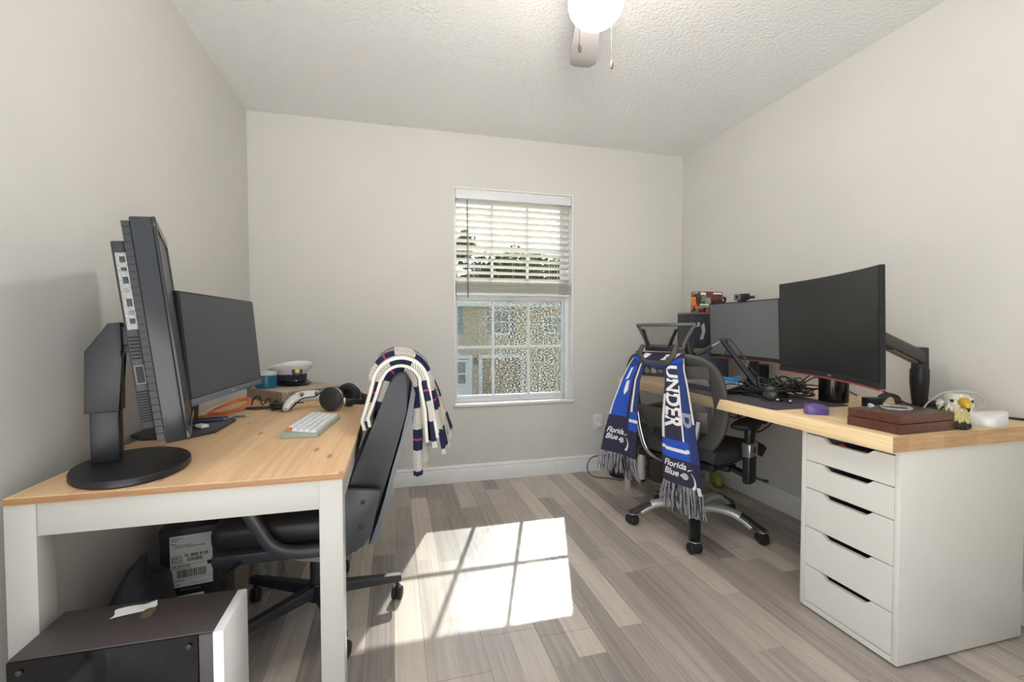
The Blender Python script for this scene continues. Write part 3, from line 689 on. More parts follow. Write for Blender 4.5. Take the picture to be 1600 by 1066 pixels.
f = MB(); f.tube([ca+Vector((.03, -.008, 0)), (-.215, 2.125, DZ+.045), (-.175, 2.135, DZ+.040), (-.115, 2.170, DZ+.033), (-.088, 2.235, DZ+.032), (-.105, 2.295, DZ+.034), (-.150, 2.30, DZ+.040), cb+Vector((.04, .012, 0))], 1, 10, sq=(.0135, .0055, .7)); part('headband', f, m_pad, hp, True)
for p in ((-.214, 2.124, DZ+.046), (-.162, 2.299, DZ+.041)):
    f = MB(); f.box(p, (.012, .016, .03), bev=.003); part('yoke', f, m_silver, hp, True)
f = MB(); f.tube([ca+Vector((-.045, .02, .03)), (-.345, 2.19, DZ+.062), (-.40, 2.185, DZ+.054), (-.45, 2.205, DZ+.010), (-.49, 2.195, DZ+.004)], .0028, 8); part('cord', f, m_cable, hp, True)
m_key = plain('white_keycap', (228, 230, 232), 0.5, var=0.02); m_sage = plain('sage_green', (166, 176, 158), 0.45, var=0.03); m_okey = plain('orange_keycap', (214, 120, 62), 0.5)
kb = thing('keyboard', 'compact white keyboard with sage green base and one orange key on the pine desk', 'keyboard', (-.290, 1.800, DZ), RAD(-7))
Mw = Matrix.Rotation(RAD(5.5), 4, 'Y')
f = MB(); f.prism([(-.060, 0), (.058, 0), (.058, .011), (-.060, .022)], .318, Matrix.Translation((0, .159, 0)) @ Matrix.Rotation(pi/2, 4, 'X'), bev=.003); part('case', f, m_sage, kb)
f = MB(); f.bx(-.054, .052, -.153, .153, .0170, .0190, M=Matrix.Rotation(RAD(5.8), 4, 'Y')); part('key_plate', f, m_lwhite, kb)
def keycap(w, l, h=.0085):
    q = MB(); a, b = w/2, l/2; c, d = a-.0022, b-.0022
    q.raw([(-a, -b, 0), (a, -b, 0), (a, b, 0), (-a, b, 0), (-c, -d, h), (c, -d, h), (c, d, h), (-c, d, h)], [(3, 2, 1, 0), (4, 5, 6, 7), (0, 1, 5, 4), (1, 2, 6, 5), (2, 3, 7, 6), (3, 0, 4, 7)])
    return q
rows = [[1]*13+[2], [1.5]+[1]*12+[1.5], [1.75]+[1]*11+[2.25], [2.25]+[1]*10+[1.75, 1], [1.25, 1.25, 1.25, 6.25, 1.25, 1.25, 1, 1.5]]
U = .0200; cache = {}
for r, rw in enumerate(rows):
    y = -.150; tot = sum(rw); sc = 15.0/tot
    for c, u in enumerate(rw):
        l = u*sc*U; key = round(l, 5); Mk = Matrix.Rotation(RAD(5.8), 4, 'Y') @ Matrix.Translation((-.0425+r*.0205, y+l/2, .0197))
        first = r == 0 and c == 0
        if first: o = part('escape_key', keycap(.0185, l-.002), m_okey, kb); o['label'] = 'orange escape key'
        elif key not in cache: o = part('keycap', keycap(.0185, l-.002), m_key, kb); cache[key] = o
        else: o = cache[key].copy(); COL.objects.link(o)
        o.matrix_local = Mk; y += l

# ------------------------------------------------------------------ under the pine desk
m_case = plain('black_steel', (70, 63, 63), 0.45, var=0.06, vscale=12); m_tint = None
def tinted():
    m, nt, b = _new('tinted_glass'); k = NB(nt); nt.nodes.remove(b)
    tr = k.n('ShaderNodeBsdfTransparent'); tr.inputs[0].default_value = (.28, .28, .30, 1); gl_ = k.n('ShaderNodeBsdfGlossy'); gl_.inputs['Roughness'].default_value = .06
    fr = k.n('ShaderNodeFresnel'); fr.inputs[0].default_value = 1.6; mx = k.n('ShaderNodeMixShader')
    k.l(fr.outputs[0], mx.inputs[0]); k.l(tr.outputs[0], mx.inputs[1]); k.l(gl_.outputs[0], mx.inputs[2]); k.l(mx.outputs[0], nt.nodes['Material Output'].inputs[0]); return m
m_tint = tinted()
PX0, PX1, PY0, PY1, PH = -.748, -.366, 1.100, 1.268, .430
pc = thing('computer_tower', 'black computer tower with a white front and glass side under the pine desk', 'computer', ((PX0+PX1)/2, (PY0+PY1)/2, 0))
f = MB(); t = .004
f.bx(PX0, PX1-.022, PY0+.004, PY1, PH-t, PH, bev=.0015); f.bx(PX0, PX1-.022, PY0+.004, PY1, .012, .016); f.bx(PX0, PX0+t, PY0+.004, PY1, .016, PH-t); f.bx(PX0, PX1-.022, PY1-t, PY1, .016, PH-t)
f.bx(PX1-.048, PX1-.022, PY0+.0005, PY1-.004, .016, PH-t, bev=.001)
part('case', f, m_case, pc, True)
f = MB(); f.bx(PX1-.022, PX1, PY0, PY1, .012, PH-.001, bev=.003); part('front_panel', f, m_white, pc, True)
f = MB(); f.bx(PX0+.001, PX1-.050, PY0, PY0+.0035, .018, PH-.003); gs = part('glass_side', f, m_tint, pc, True)
for x in (PX0+.022, PX1-.066):
    for z in (.035, PH-.024):
        f = MB(); f.cyl((x, PY0, z), (x, PY0-.004, z), .0055, n=16, bev=.001); part('thumb_screw', f, m_dark, gs, True)
f = MB(); f.bx(PX0+.03, PX0+.26, PY1-.012, PY1-.006, .12, .40); mb_ = part('motherboard', f, plain('circuit_board', (46, 48, 54), .5, var=.3, vscale=120), pc, True)
f = MB(); f.bx(PX0+.02, PX0+.28, PY0+.03, PY1-.012, .205, .245, bev=.003); part('graphics_card', f, m_dark, pc, True)
f = MB(); f.cyl((PX0+.13, PY0+.04, .335), (PX0+.13, PY1-.012, .335), .042, n=28, bev=.002); part('cpu_cooler', f, m_dark, pc, True)
f = MB(); f.tube([(PX1-.14, PY0+.06, .16), (PX1-.12, PY0+.04, .25), (PX1-.135, PY0+.05, .32), (PX1-.15, PY0+.08, .38)], .008, 8); part('red_lead', f, plain('dull_red', (120, 52, 48), .5), pc, True)
f = MB(); f.bx(PX0+.012, PX1-.055, PY0+.02, PY1-.012, .018, .105); part('power_supply_cover', f, m_case, pc, True)
for x in (PX0+.03, PX1-.05):
    for y in (PY0+.03, PY1-.03):
        f = MB(); f.cyl((x, y, 0), (x, y, .0125), .012, n=14); part('foot', f, m_rubber, pc, True)
def scrap(u, v): return (-.628+.075*u+.004*sin(5*v), 1.205+.030*v+.022*u, PH+.0012+.0035*abs(sin(3*u+1))*(.4+v))
f = MB(); f.sheet(scrap, 10, 4, .0006); single('paper_scrap', f, m_paper, 'torn strip of white paper lying on the black computer tower', 'paper', (-.628, 1.205, PH), world=True)
m_coin = plain('worn_coin', (140, 118, 98), .4, metal=.6, var=.15, vscale=200)
for p, z, rr, lb in (((-.556, 1.203), PH, .0125, 'darker coin lying flat on the computer tower below the paper scrap'), ((-.556, 1.216), PH+.0018, .0135, 'larger coin leaning over the other coin on the computer tower')):
    f = MB(); f.lathe([(0, 0), (rr-.0005, 0), (rr, .0004), (rr, .0012), (rr-.0008, .0016), (rr-.0012, .0013), (0, .0014)], 24); single('coin', f, m_coin, lb, 'coin', (*p, z), group='coins on the computer tower')

m_sbox = plain('black_carton', (36, 34, 40), .38, var=.12, vscale=14)
sb = thing('shipping_carton', 'tall black carton with a white shipping label under the pine desk', 'box', (-.715, 1.93, 0), RAD(9))
f = MB(); f.bx(-.090, .090, -.135, .135, 0, .392, bev=.004); part('carton_body', f, m_sbox, sb)
f = MB(); f.bx(-.0905, .0905, -.136, .10, .3925, .3945, bev=.0008); f.bx(-.022, .022, -.137, .12, .3946, .3952); part('lid_flap', f, m_sbox, sb)
f = MB(); Ml = Matrix.Translation((0, -.1352, 0)) @ Matrix.Rotation(pi/2, 4, 'X'); f.bx(-.060, .064, .190, .370, 0, .0006, M=Ml); lb = part('label', f, m_paper, sb)
f = MB()
def tl_(s, x, y, sz, bold=0.0): text_shape(f, s, sz, Ml @ Matrix.Translation((x, y, 0)), .0009, bold)
random.seed(3)
def faint(x0, x1, y, h):      # print too small to read: broken strokes
    x = x0
    while x < x1: wd = random.uniform(.001, .0026); f.bx(x, min(x+wd, x1), y, y+h*random.uniform(.6, 1), .0006, .0009, M=Ml); x += wd+random.uniform(.0006, .0014)
for a_ in ((-.056, -.020, .359, .003), (-.056, -.034, .352, .003), (-.056, -.040, .341, .004), (-.049, .008, .335, .0032), (-.049, .044, .328, .004)): faint(*a_)
for i in range(4): faint(-.056, -.026+.003*(i % 2), .296-.0068*i, .0045)
tl_('FL 850 9-25', -.018, .294, .0145, .0005)
def bars(x0, x1, y0, y1):
    x = x0
    while x < x1:
        wd = random.choice((.0008, .0012, .0018, .0026)); f.bx(x, min(x+wd, x1), y0, y1, .0006, .0009, M=Ml); x += wd+random.choice((.0009, .0014, .0018))
bars(-.010, .036, .277, .290); bars(-.040, .045, .222, .250)
for y in (.268, .216): f.bx(-.060, .064, y, y+.0008, .0006, .0009, M=Ml)
f.bx(.048, .062, .256, .270, .0006, .0009, M=Ml)
tl_('UPS GROUND', -.056, .260, .0085, .0003); faint(-.056, .0, .254, .003); faint(-.056, -.02, .210, .003); faint(-.056, -.035, .197, .0035); faint(.0, .05, .197, .002)
part('label_print', f, m_ink, lb)
f = MB(); f.bx(-.058, .036, .146, .160, 0, .0006, M=Ml); l2 = part('small_label', f, m_paper, sb)
f = MB(); [f.bx(-.030+.004*i, -.0275+.004*i, .150, .155, .0006, .0009, M=Ml) for i in range(9)]; part('label_print', f, m_ink, l2)
f = MB(); [f.bx(-.034+.0052*i, -.0305+.0052*i, .176+.001*(i % 2), .182, .0002, .0006, M=Ml) for i in range(12)]; part('carton_print', f, m_grey, sb)
def slump(u, v):
    a = 2*pi*u; prof = [(0.02, 0), (.9, 0), (1.02, .1), (1, .35), (.9, .6), (.7, .82), (.42, .95), (.12, 1.0), (0.0, 1.0)]
    r, z = prof[int(round(v*8))]; k = 1+.07*sin(3*a+4*z)+.05*sin(5*a+1)
    return (.088*r*k*cos(a)-.022*z*0+.02*z, .150*r*k*sin(a)+.03*z, .365*z*(1-.12*(1-r)*cos(a-.6)))
f = MB(); f.sheet(slump, 36, 8); bmesh.ops.remove_doubles(f.bm, verts=f.bm.verts[:], dist=1e-4)
m_bag = plain('dark_nylon', (42, 40, 46), .6, var=.15, bump=.2, bscale=300)
bgx = thing('bag', 'dark slumped nylon bag between the left wall and the black carton', 'bag', (-.755, 1.575, 0)); part('bag_body', f, m_bag, bgx, sharp=70)
f = MB(); f.tube([(.05, -.05, .30), (.07, -.09, .22), (.075, -.11, .12), (.08, -.09, .04)], 1, 8, sq=(.014, .003, .6)); part('strap', f, m_dark, bgx)
f = MB(); f.prism([(-.011, -.009), (.011, -.009), (0, .012)], .002, Matrix.Translation((.015, -.151, .19)) @ Matrix.Rotation(RAD(80), 4, 'X')); part('badge', f, plain('orange_mark', (190, 96, 66), .5), bgx)
def clear_film():
    m, nt, b = _new('clear_film'); k = NB(nt); nt.nodes.remove(b)
    tr = k.n('ShaderNodeBsdfTransparent'); tr.inputs[0].default_value = (.86, .88, .92, 1); gl_ = k.n('ShaderNodeBsdfGlossy'); gl_.inputs['Roughness'].default_value = .12
    v = k.coords('Object'); nz = k.noise(v, 22, 3); mx = k.n('ShaderNodeMixShader'); k.l(k.ramp(nz, [(.45, (.08, .08, .08, 1)), (.7, (.5, .5, .5, 1))]), mx.inputs[0])
    bp = k.bump(k.noise(v, 40, 3), .8, .01); k.l(bp, gl_.inputs['Normal'])
    k.l(tr.outputs[0], mx.inputs[1]); k.l(gl_.outputs[0], mx.inputs[2]); k.l(mx.outputs[0], nt.nodes['Material Output'].inputs[0]); return m
def crump(u, v):
    a = 2*pi*u; prof = [(0.0, 0), (.8, 0), (1, .12), (1, .45), (.8, .75), (.45, .93), (.1, 1.0)]
    r, z = prof[int(round(v*6))]; k = 1+.12*sin(7*a+9*z)+.07*sin(11*a+3*z)
    return (.062*r*k*cos(a), .075*r*k*sin(a), .27*z)
f = MB(); f.sheet(crump, 60, 6); single('plastic_bag', f, clear_film(), 'crumpled clear plastic bag on the floor right of the black carton', 'bag', (-.530, 2.10, 0), sharp=25)
# ------------------------------------------------------------------ black office chair pushed under the pine desk
m_leather = plain('black_leatherette', (44, 44, 47), .42, var=.06, bump=.08, bscale=300)
m_shell = plain('dark_shell', (66, 68, 71), .38, var=.05)
m_shell2 = plain('grey_back_shell', (110, 116, 122), .42, var=.05)
oc = thing('office_chair', 'black leather office chair pushed under the pine desk with a plaid blanket on it', 'chair', (-.290, 1.83, 0))
def caster(parent, p, ang, r=.026, hood=False):
    x, y = p; a = ang; dx, dy = -sin(a), cos(a)
    q = MB(); q.cyl((x, y, r*1.3), (x, y, .078), .007, n=12)
    Q = Matrix.Translation((x, y, r)) @ Matrix.Rotation(a, 4, 'Z')
    q.lathe([(0, -.010), (r*.72, -.010), (r*.95, -.006), (r*1.12, 0), (r*.95, .006), (r*.72, .010), (0, .010)], 24, Q @ Matrix.Translation((.006, 0, .004)) @ Matrix.Rotation(pi/2, 4, 'X'))
    o = part('caster', q, m_black, parent, True)
    for s in (-1, 1):
        q = MB(); q.lathe([(0, .001), (r*.55, 0), (r*.9, .001), (r, .004), (r, .012), (r*.88, .016), (r*.4, .018), (0, .018)], 28, Q @ Matrix.Rotation(-s*pi/2, 4, 'X') @ Matrix.Translation((0, 0, .003)))
        part('wheel', q, m_rubber, o, True)
def swivel_arm(parent, c, ang, L, z0, z1, m, w0=.022, w1=.015, h0=.020, h1=.012):
    q = MB(); d = Vector((cos(ang), sin(ang), 0)); n_ = 8; c = Vector((c[0], c[1], 0)); s = Vector((-d.y, d.x, 0)); V = []; F = []
    for i in range(n_+1):
        t = i/n_; x = .02+(L-.02)*t; w_ = w0+(w1-w0)*t; h_ = h0+(h1-h0)*t; zc = z0+(z1-z0)*t
        b0 = len(V); V += [c+d*x+s*(sg*w_*k)+Vector((0, 0, zc+dz*h_)) for sg, dz, k in ((-1, -1, 1), (1, -1, 1), (1, .6, 1), (1, 1, .75), (-1, 1, .75), (-1, .6, 1))]
        if i: F += [(b0-6+j, b0-6+(j+1) % 6, b0+(j+1) % 6, b0+j) for j in range(6)]
    F += [(5, 4, 3, 2, 1, 0), tuple(len(V)-6+j for j in range(6))]
    q.raw(V, F); return part('base_arm', q, m, parent, True)
cc = (-.290, 1.83)
f = MB(); f.cyl((*cc, .062), (*cc, .128), .034, .030, n=28, bev=.004); part('hub', f, m_black, oc, True)
for k in range(5):
    a = RAD(5+72*k); swivel_arm(oc, cc, a, .310, .100, .088, m_dark)
    caster(oc, (cc[0]+.295*cos(a), cc[1]+.295*sin(a)), a+RAD((70, 200, 130, 30, 95)[k]))
f = MB(); f.cyl((*cc, .12), (*cc, .2345), .025, n=24); part('gas_column', f, m_dark, oc, True)
f = MB(); f.raw([(-.47, 1.70, .328), (-.15, 1.70, .328), (-.15, 1.96, .328), (-.47, 1.96, .328), (-.335, 1.765, .243), (-.235, 1.745, .235), (-.235, 1.915, .235), (-.335, 1.895, .243)], [(0, 1, 2, 3), (7, 6, 5, 4), (0, 4, 5, 1), (1, 5, 6, 2), (2, 6, 7, 3), (3, 7, 4, 0)]); part('seat_plate', f, m_lwhite, oc, True)
f = MB(); f.bx(-.565, -.12, 1.592, 2.068, .330, .372, bev=.014); part('seat_pan', f, m_shell, oc, True)
f = MB(); f.bx(-.572, -.13, 1.600, 2.060, .372, .462, bev=.034, seg=4); part('seat', f, m_leather, oc, True)
pr_ = [(-.178, .500), (-.135, .600), (-.075, .750), (-.020, .885), (-.004, .925), (.018, .938), (.042, .932), (.055, .905), (.040, .80), (.006, .68), (-.030, .56), (-.058, .46), (-.120, .455)]
Mx = Matrix.Translation((0, 2.065, 0)) @ Matrix.Rotation(pi/2, 4, 'X')      # local xy -> room xz, depth towards the camera
f = MB(); f.prism(pr_, .460, Mx, bev=.012, seg=3); part('backrest', f, m_leather, oc, True)
sh = [(.059, .90), (.072, .86), (.060, .78), (.030, .68), (-.002, .57), (-.026, .46), (-.050, .375), (-.075, .340), (-.090, .345), (-.060, .42), (-.036, .50), (-.010, .60), (.020, .70), (.044, .80)]
f = MB(); f.prism(sh, .440, Mx @ Matrix.Translation((0, 0, .010)), bev=.004); part('back_shell', f, m_shell2, oc, True)
def side_plate(y0):
    o = [(-.205, .345), (-.150, .340), (-.105, .362), (-.078, .405), (-.066, .46), (-.046, .545), (-.075, .548), (-.150, .560), (-.205, .545)]
    q = MB(); q.prism(o, .022, Matrix.Translation((0, y0+.022, 0)) @ Matrix.Rotation(pi/2, 4, 'X'), bev=.004); sp = part('side_plate', q, m_shell, oc, True)
    for x, z in ((-.105, .512), (-.112, .430)):
        q = MB(); yy = y0-.003 if y0 < 1.8 else y0+.022; q.cyl((x, yy, z), (x, yy+.003, z), .0075, n=16, bev=.0008); part('bolt', q, m_black, sp, True)
side_plate(1.566); side_plate(2.070)
for y in (1.556, 2.108):
    f = MB(); f.tube([(-.19, y, .372), (-.31, y, .374), (-.375, y, .400), (-.415, y, .460), (-.455, y, .545), (-.468, y, .600), (-.435, y, .628), (-.30, y, .632), (-.16, y, .630)], 1, 14, sq=(.020, .016, .7)); part('armrest', f, m_shell, oc, True, sharp=60)
f = MB(); f.tube([(-.48, 1.592, .345), (-.50, 1.52, .346), (-.51, 1.50, .346)], .006, 8); part('height_lever', f, m_black, oc, True)

# plaid blanket folded over the backrest: nested layers of one long blanket
def plaid():
    m, nt, b = _new('plaid_fleece'); k = NB(nt); uv = k.n('ShaderNodeUVMap'); s = k.n('ShaderNodeSeparateXYZ'); k.l(uv.outputs[0], s.inputs[0])
    u, v = s.outputs[0], s.outputs[1]; P = .150
    fu = k.math('FRACT', k.math('DIVIDE', u, P)); fv = k.math('FRACT', k.math('DIVIDE', v, P))
    A = k.math('LESS_THAN', fu, .5); B = k.math('LESS_THAN', fv, .5)
    navy = k.math('MULTIPLY', A, B); xor = k.math('SUBTRACT', k.math('ADD', A, B), k.math('MULTIPLY', navy, 2.0))
    hatch = k.math('LESS_THAN', k.math('FRACT', k.math('MULTIPLY', k.math('ADD', u, v), 95.0)), .42)
    cream = lin((222, 216, 205)); col = k.mix(k.math('MULTIPLY', xor, k.math('MULTIPLY', hatch, .75)), cream, lin((120, 116, 116)))
    col = k.mix(navy, col, lin((38, 45, 72)))
    P2 = .300
    g1 = k.math('LESS_THAN', k.math('ABSOLUTE', k.math('SUBTRACT', k.math('FRACT', k.math('DIVIDE', u, P2)), .12)), .012)
    g2 = k.math('LESS_THAN', k.math('ABSOLUTE', k.math('SUBTRACT', k.math('FRACT', k.math('DIVIDE', v, P2)), .62)), .012)
    col = k.mix(k.math('MULTIPLY', k.math('MAXIMUM', g1, g2), .85), col, lin((196, 60, 110)))
    k.l(col, b.inputs['Base Color']); b.inputs['Roughness'].default_value = .9; b.inputs['Specular IOR Level'].default_value = .15
    k.l(k.bump(k.noise(k.coords('Object'), 420, 2), .35, .003), b.inputs['Normal']); return m
m_plaid = plaid()
bk = thing('blanket', 'navy and cream plaid blanket folded over the back of the black office chair', 'blanket', (.02, 1.80, .93))
m_cream = plain('cream_fleece', (222, 217, 206), .9, var=.05, vscale=200, bump=.3, bscale=400)
def layer(k, r, LF, LR, y0, y1, fan, uoff, voff, th=.024, m=None, skew=.12):
    c = Vector((.022, .892)); sl = max(.10, .33-1.9*(r-.047)); dF = Vector((-sl, -1)).normalized(); nF = Vector((-1, sl)).normalized()
    dR = Vector((fan, -1)).normalized(); nR = Vector((1, fan)).normalized()
    a0 = atan2(nF.y, nF.x); a1 = atan2(nR.y, nR.x); a0 = a0 if a0 > 0 else a0+2*pi
    arc = r*(a0-a1); tot = LF+arc+LR
    def P(u, v):
        y = y0+(y1-y0)*u; s = v*tot
        w = .006*sin(9*u+2.1*k)+.004*sin(17*u+k)
        if s < LF: p = c+nF*(r+w*.6+.012*((LF-s)/LF)**2*sin(3*u+k))+dF*(LF-s)
        elif s < LF+arc: a = a0-(s-LF)/r; p = c+Vector((cos(a), sin(a)))*(r+w*.3)
        else: d = s-LF-arc; p = c+nR*(r+w*min(1, d/.1)*1.4)+dR*d
        q_ = max(0, s-LF-arc*.6)
        if s < .05: p = p+Vector((.5*(.05-s), .3*(.05-s)))
        return (p.x+skew*u*q_, y+.01*sin(6*v+k), p.y)
    q = MB(); q.sheet(P, 16, 60, th, uv=lambda u, v: (uoff+(y1-y0)*u, voff+tot*v)); return part('fold', q, m or m_plaid, bk, True, sharp=60)
layer(0, .047, .140, .330, 1.640, 1.79, .00, .160, .015, .021)
layer(1, .064, .190, .215, 1.618, 1.93, .06, .050, .075, .010, m_cream)
layer(1, .079, .195, .245, 1.630, 1.95, .11, .150, .040, .019)
layer(2, .094, .200, .215, 1.620, 1.98, .17, .165, .00, .010, m_cream)
layer(3, .107, .05, .300, 1.700, 2.06, .17, .155, .05, .014, None, .17)
# ------------------------------------------------------------------ mesh task chair in front of the butcher-block desk
TA = RAD(25); tcx, tcy = 1.59, 2.14
tc_ = thing('mesh_chair', 'black mesh-back task chair with headrest, turned towards the right-hand desk', 'chair', (tcx, tcy, 0), TA)
m_tgrey = plain('satin_grey_base', (200, 200, 197), .30, metal=.45, var=.04)
m_frame = plain('charcoal_frame', (68, 66, 62), .45, var=.06)
m_fabric = plain('black_fabric', (50, 50, 53), .85, var=.12, vscale=400, bump=.2, bscale=600)
def mesh_mat(name, c, hole):
    m, nt, b = _new(name); k = NB(nt); t = k.n('ShaderNodeTexCoord'); s = k.n('ShaderNodeSeparateXYZ'); k.l(t.outputs['UV'], s.inputs[0])
    a = k.math('FRACT', k.math('MULTIPLY', s.outputs[0], 150.0)); c2 = k.math('FRACT', k.math('MULTIPLY', s.outputs[1], 150.0))
    h = k.math('MULTIPLY', k.math('GREATER_THAN', a, 1-hole), k.math('GREATER_THAN', c2, 1-hole))
    b.inputs['Base Color'].default_value = lin(c); b.inputs['Roughness'].default_value = .7
    tr = k.n('ShaderNodeBsdfTransparent'); mx = k.n('ShaderNodeMixShader'); k.l(h, mx.inputs[0]); k.l(b.outputs[0], mx.inputs[1]); k.l(tr.outputs[0], mx.inputs[2])
    k.l(mx.outputs[0], nt.nodes['Material Output'].inputs[0]); return m
m_mesh = mesh_mat('chair_mesh', (70, 68, 66), .86)
# base
f = MB(); f.lathe([(0, .060), (.040, .060), (.046, .075), (.046, .115), (.038, .132), (0, .134)], 32); part('hub', f, m_tgrey, tc_)
def chair_caster(parent, c, r):
    q = MB(); x, y = c.x, c.y; a = atan2(y, x)
    Q = Matrix.Translation((x, y, 0)) @ Matrix.Rotation(a+.6, 4, 'Z')
    q.cyl((x, y, .045), (x, y, .078), .007, n=12)
    q.lathe([(0, -.016), (.020, -.016), (.029, -.011), (.031, 0), (.029, .011), (.020, .016), (0, .016)], 24, Q @ Matrix.Translation((0, 0, .034)) @ Matrix.Rotation(pi/2, 4, 'X'))
    o = part('caster', q, m_rubber, parent)
    for s in (-1, 1):
        q = MB(); q.lathe([(0, 0), (.023, 0), (.027, .002), (.0275, .012), (.023, .018), (0, .019)], 26, Q @ Matrix.Translation((0, 0, .0275)) @ Matrix.Rotation(-s*pi/2, 4, 'X') @ Matrix.Translation((0, 0, .012)))
        part('wheel', q, m_rubber, o)
for k in range(5):
    a = RAD(162+72*k)-TA; d = Vector((cos(a), sin(a), 0)); z = Vector((0, 0, 1))
    f = MB(); f.tube([d*.03+z*.100, d*.10+z*.122, d*.18+z*.122, d*.245+z*.102, d*.29+z*.072], lambda t: 1-.12*t, 16, sq=(.021, .031, .75)); ar = part('base_arm', f, m_tgrey, tc_, sharp=60)
    f = MB(); f.tube([d*.235+z*.118, d*.275+z*.098, d*.315+z*.074, d*.345+z*.062], lambda t: 1-.1*t, 14, sq=(.015, .029, .75)); part('tip_cover', f, m_black, ar, sharp=60)
    f = MB(); f.lathe([(.026, .060), (.031, .060), (.031, .066), (.026, .066)], 24, Matrix.Translation(d*.335)); part('tip_ring', f, m_chrome, ar)
    chair_caster(tc_, d*.335, .0275)
f = MB(); f.cyl((0, 0, .13), (0, 0, .25), .027, n=24); f.cyl((0, 0, .25), (0, 0, .35), .016, n=20); part('gas_column', f, m_black, tc_)
f = MB(); f.bx(-.12, .12, -.09, .09, .335, .385, bev=.012); f.bx(-.03, .06, -.20, .20, .345, .375, bev=.008); part('tilt_mechanism', f, m_black, tc_)
f = MB(); f.tube([(.02, -.09, .36), (.03, -.20, .345), (.05, -.335, .325)], .006, 8); f.ball((.053, -.345, .324), (.010, .016, .008)); part('height_lever', f, m_black, tc_)
def seat(u, v):
    x = -.235+.53*u; w_ = .245-.03*max(0, (.25-u))*4*.6; y = (2*v-1)*w_
    e = max(0, abs(2*v-1)-.7)/.3; z = .455-.018*e*e+.010*e-.045*max(0, (u-.78)/.22)**2+.012*max(0, (.15-u)/.15)
    return (x, y, z)
f = MB(); f.sheet(seat, 24, 20, .055); part('seat', f, m_fabric, tc_, sharp=50)
f = MB(); f.bx(-.22, .24, -.215, .215, .385, .425, bev=.014); part('seat_pan', f, m_black, tc_)
# back frame: curved ring, wraps forward at the sides
def backpt(s, z):
    t = (z-.47)/.50; return Vector((-.262-.065*t+.10*(1-t)**2*.3+.075*(s/.25)**2, s, z))
ring = []
for i in range(40):
    a = 2*pi*i/40; ca, sa = cos(a), sin(a)
    sx_ = math.copysign(abs(ca)**.42, ca); sz_ = math.copysign(abs(sa)**.50, sa)
    hw = .236+.020*sz_*-1*0+.012*(1-abs(sz_)); ring.append(backpt(sx_*hw*(1 if sz_ > -.2 else 1-.26*(-sz_-.2)), .700+.232*sz_))
f = MB(); f.tube(ring, 1, 12, closed=True, smooth=2, sq=(.012, .038, .7)); part('back_frame', f, m_frame, tc_, sharp=60)
f = MB(); f.sheet(lambda u, v: tuple(backpt((2*u-1)*(.232-.055*max(0, 1-2*v)**2), .485+.435*v)), 24, 24, .0015, uv=lambda u, v: (u*.46, v*.47)); part('back_mesh', f, m_mesh, tc_)
f = MB(); f.sheet(lambda u, v: tuple(backpt((2*u-1)*.215, .842+.062*v)+Vector((-.012, 0, 0))), 16, 3, .010); lb_ = part('upper_back_band', f, plain('printed_band', (62, 60, 56), .6), tc_)
for i, (s, c) in enumerate(((.088, (120, 120, 116)), (.045, (150, 150, 146)), (.005, (112, 112, 108)), (-.045, (176, 160, 78)))):
    p = backpt(s, .872)+Vector((-.0180, 0, 0)); q = MB()
    if i == 1: q.box(p, (.0015, .028, .026), bev=.0005); q.box(p-Vector((.001, 0, 0)), (.0015, .020, .004), M=None)
    elif i == 2: q.ball(p, (.0012, .018, .009), 14, 8)
    else: q.lathe([(0, 0), (.016, 0), (.016, .0015), (.011, .002), (.010, .0012), (0, .0012)], 20, Matrix.Translation(p) @ Matrix.Rotation(-pi/2, 4, 'Y'))
    part('emblem', q, plain('emblem_%d' % i, c, .6), lb_)
for s in (-1, 1):
    f = MB(); f.tube([(-.10, s*.045, .372), (-.20, s*.075, .385), (-.275, s*.115, .44), (-.288, s*.150, .54), (-.29, s*.17, .64)], 1, 10, sq=(.009, .020, .7)); part('back_support', f, m_chrome, tc_, sharp=60)
f = MB(); f.sheet(lambda u, v: tuple(backpt((2*u-1)*.20, .58+.10*v)+Vector((-.022-.010*sin(pi*v), 0, 0))), 20, 6, .012); part('lumbar_pad', f, m_frame, tc_)
# arms
for s in (-1, 1):
    y = s*.282
    f = MB(); f.bx(-.022, .058, y-.020, y+.020, .305, .46, bev=.010, seg=3); f.tube([(.02, s*.19, .362), (.02, s*.25, .345), (.018, y, .335)], 1, 10, sq=(.012, .028, .7)); po = part('arm_post', f, m_black, tc_)
    f = MB(); f.bx(-.026, .062, y-.0235, y+.0235, .440, .512, bev=.008, seg=3); part('arm_collar', f, m_silver, tc_)
    f = MB(); f.bx(.004, .030, y-.0265, y+.0265, .462, .492, bev=.003); part('arm_button', f, m_dark, tc_)
    f = MB(); f.tube([(.018, y, .50), (.018, y, .55), (.026, y, .585), (.05, y, .600)], lambda t: 1+.35*t, 14, sq=(.028, .019, .7)); part('arm_upright', f, m_black, tc_, sharp=60)
    f = MB(); f.tube([(-.105, y+s*.004, .596), (-.085, y, .606), (0, y-s*.004, .614), (.10, y-s*.008, .612), (.15, y-s*.014, .604), (.168, y-s*.016, .598)], lambda t: .55+.45*min(1, min(t, 1-t)*9), 16, sq=(.016, .043, .72)); part('arm_pad', f, m_rubber, tc_, sharp=60)
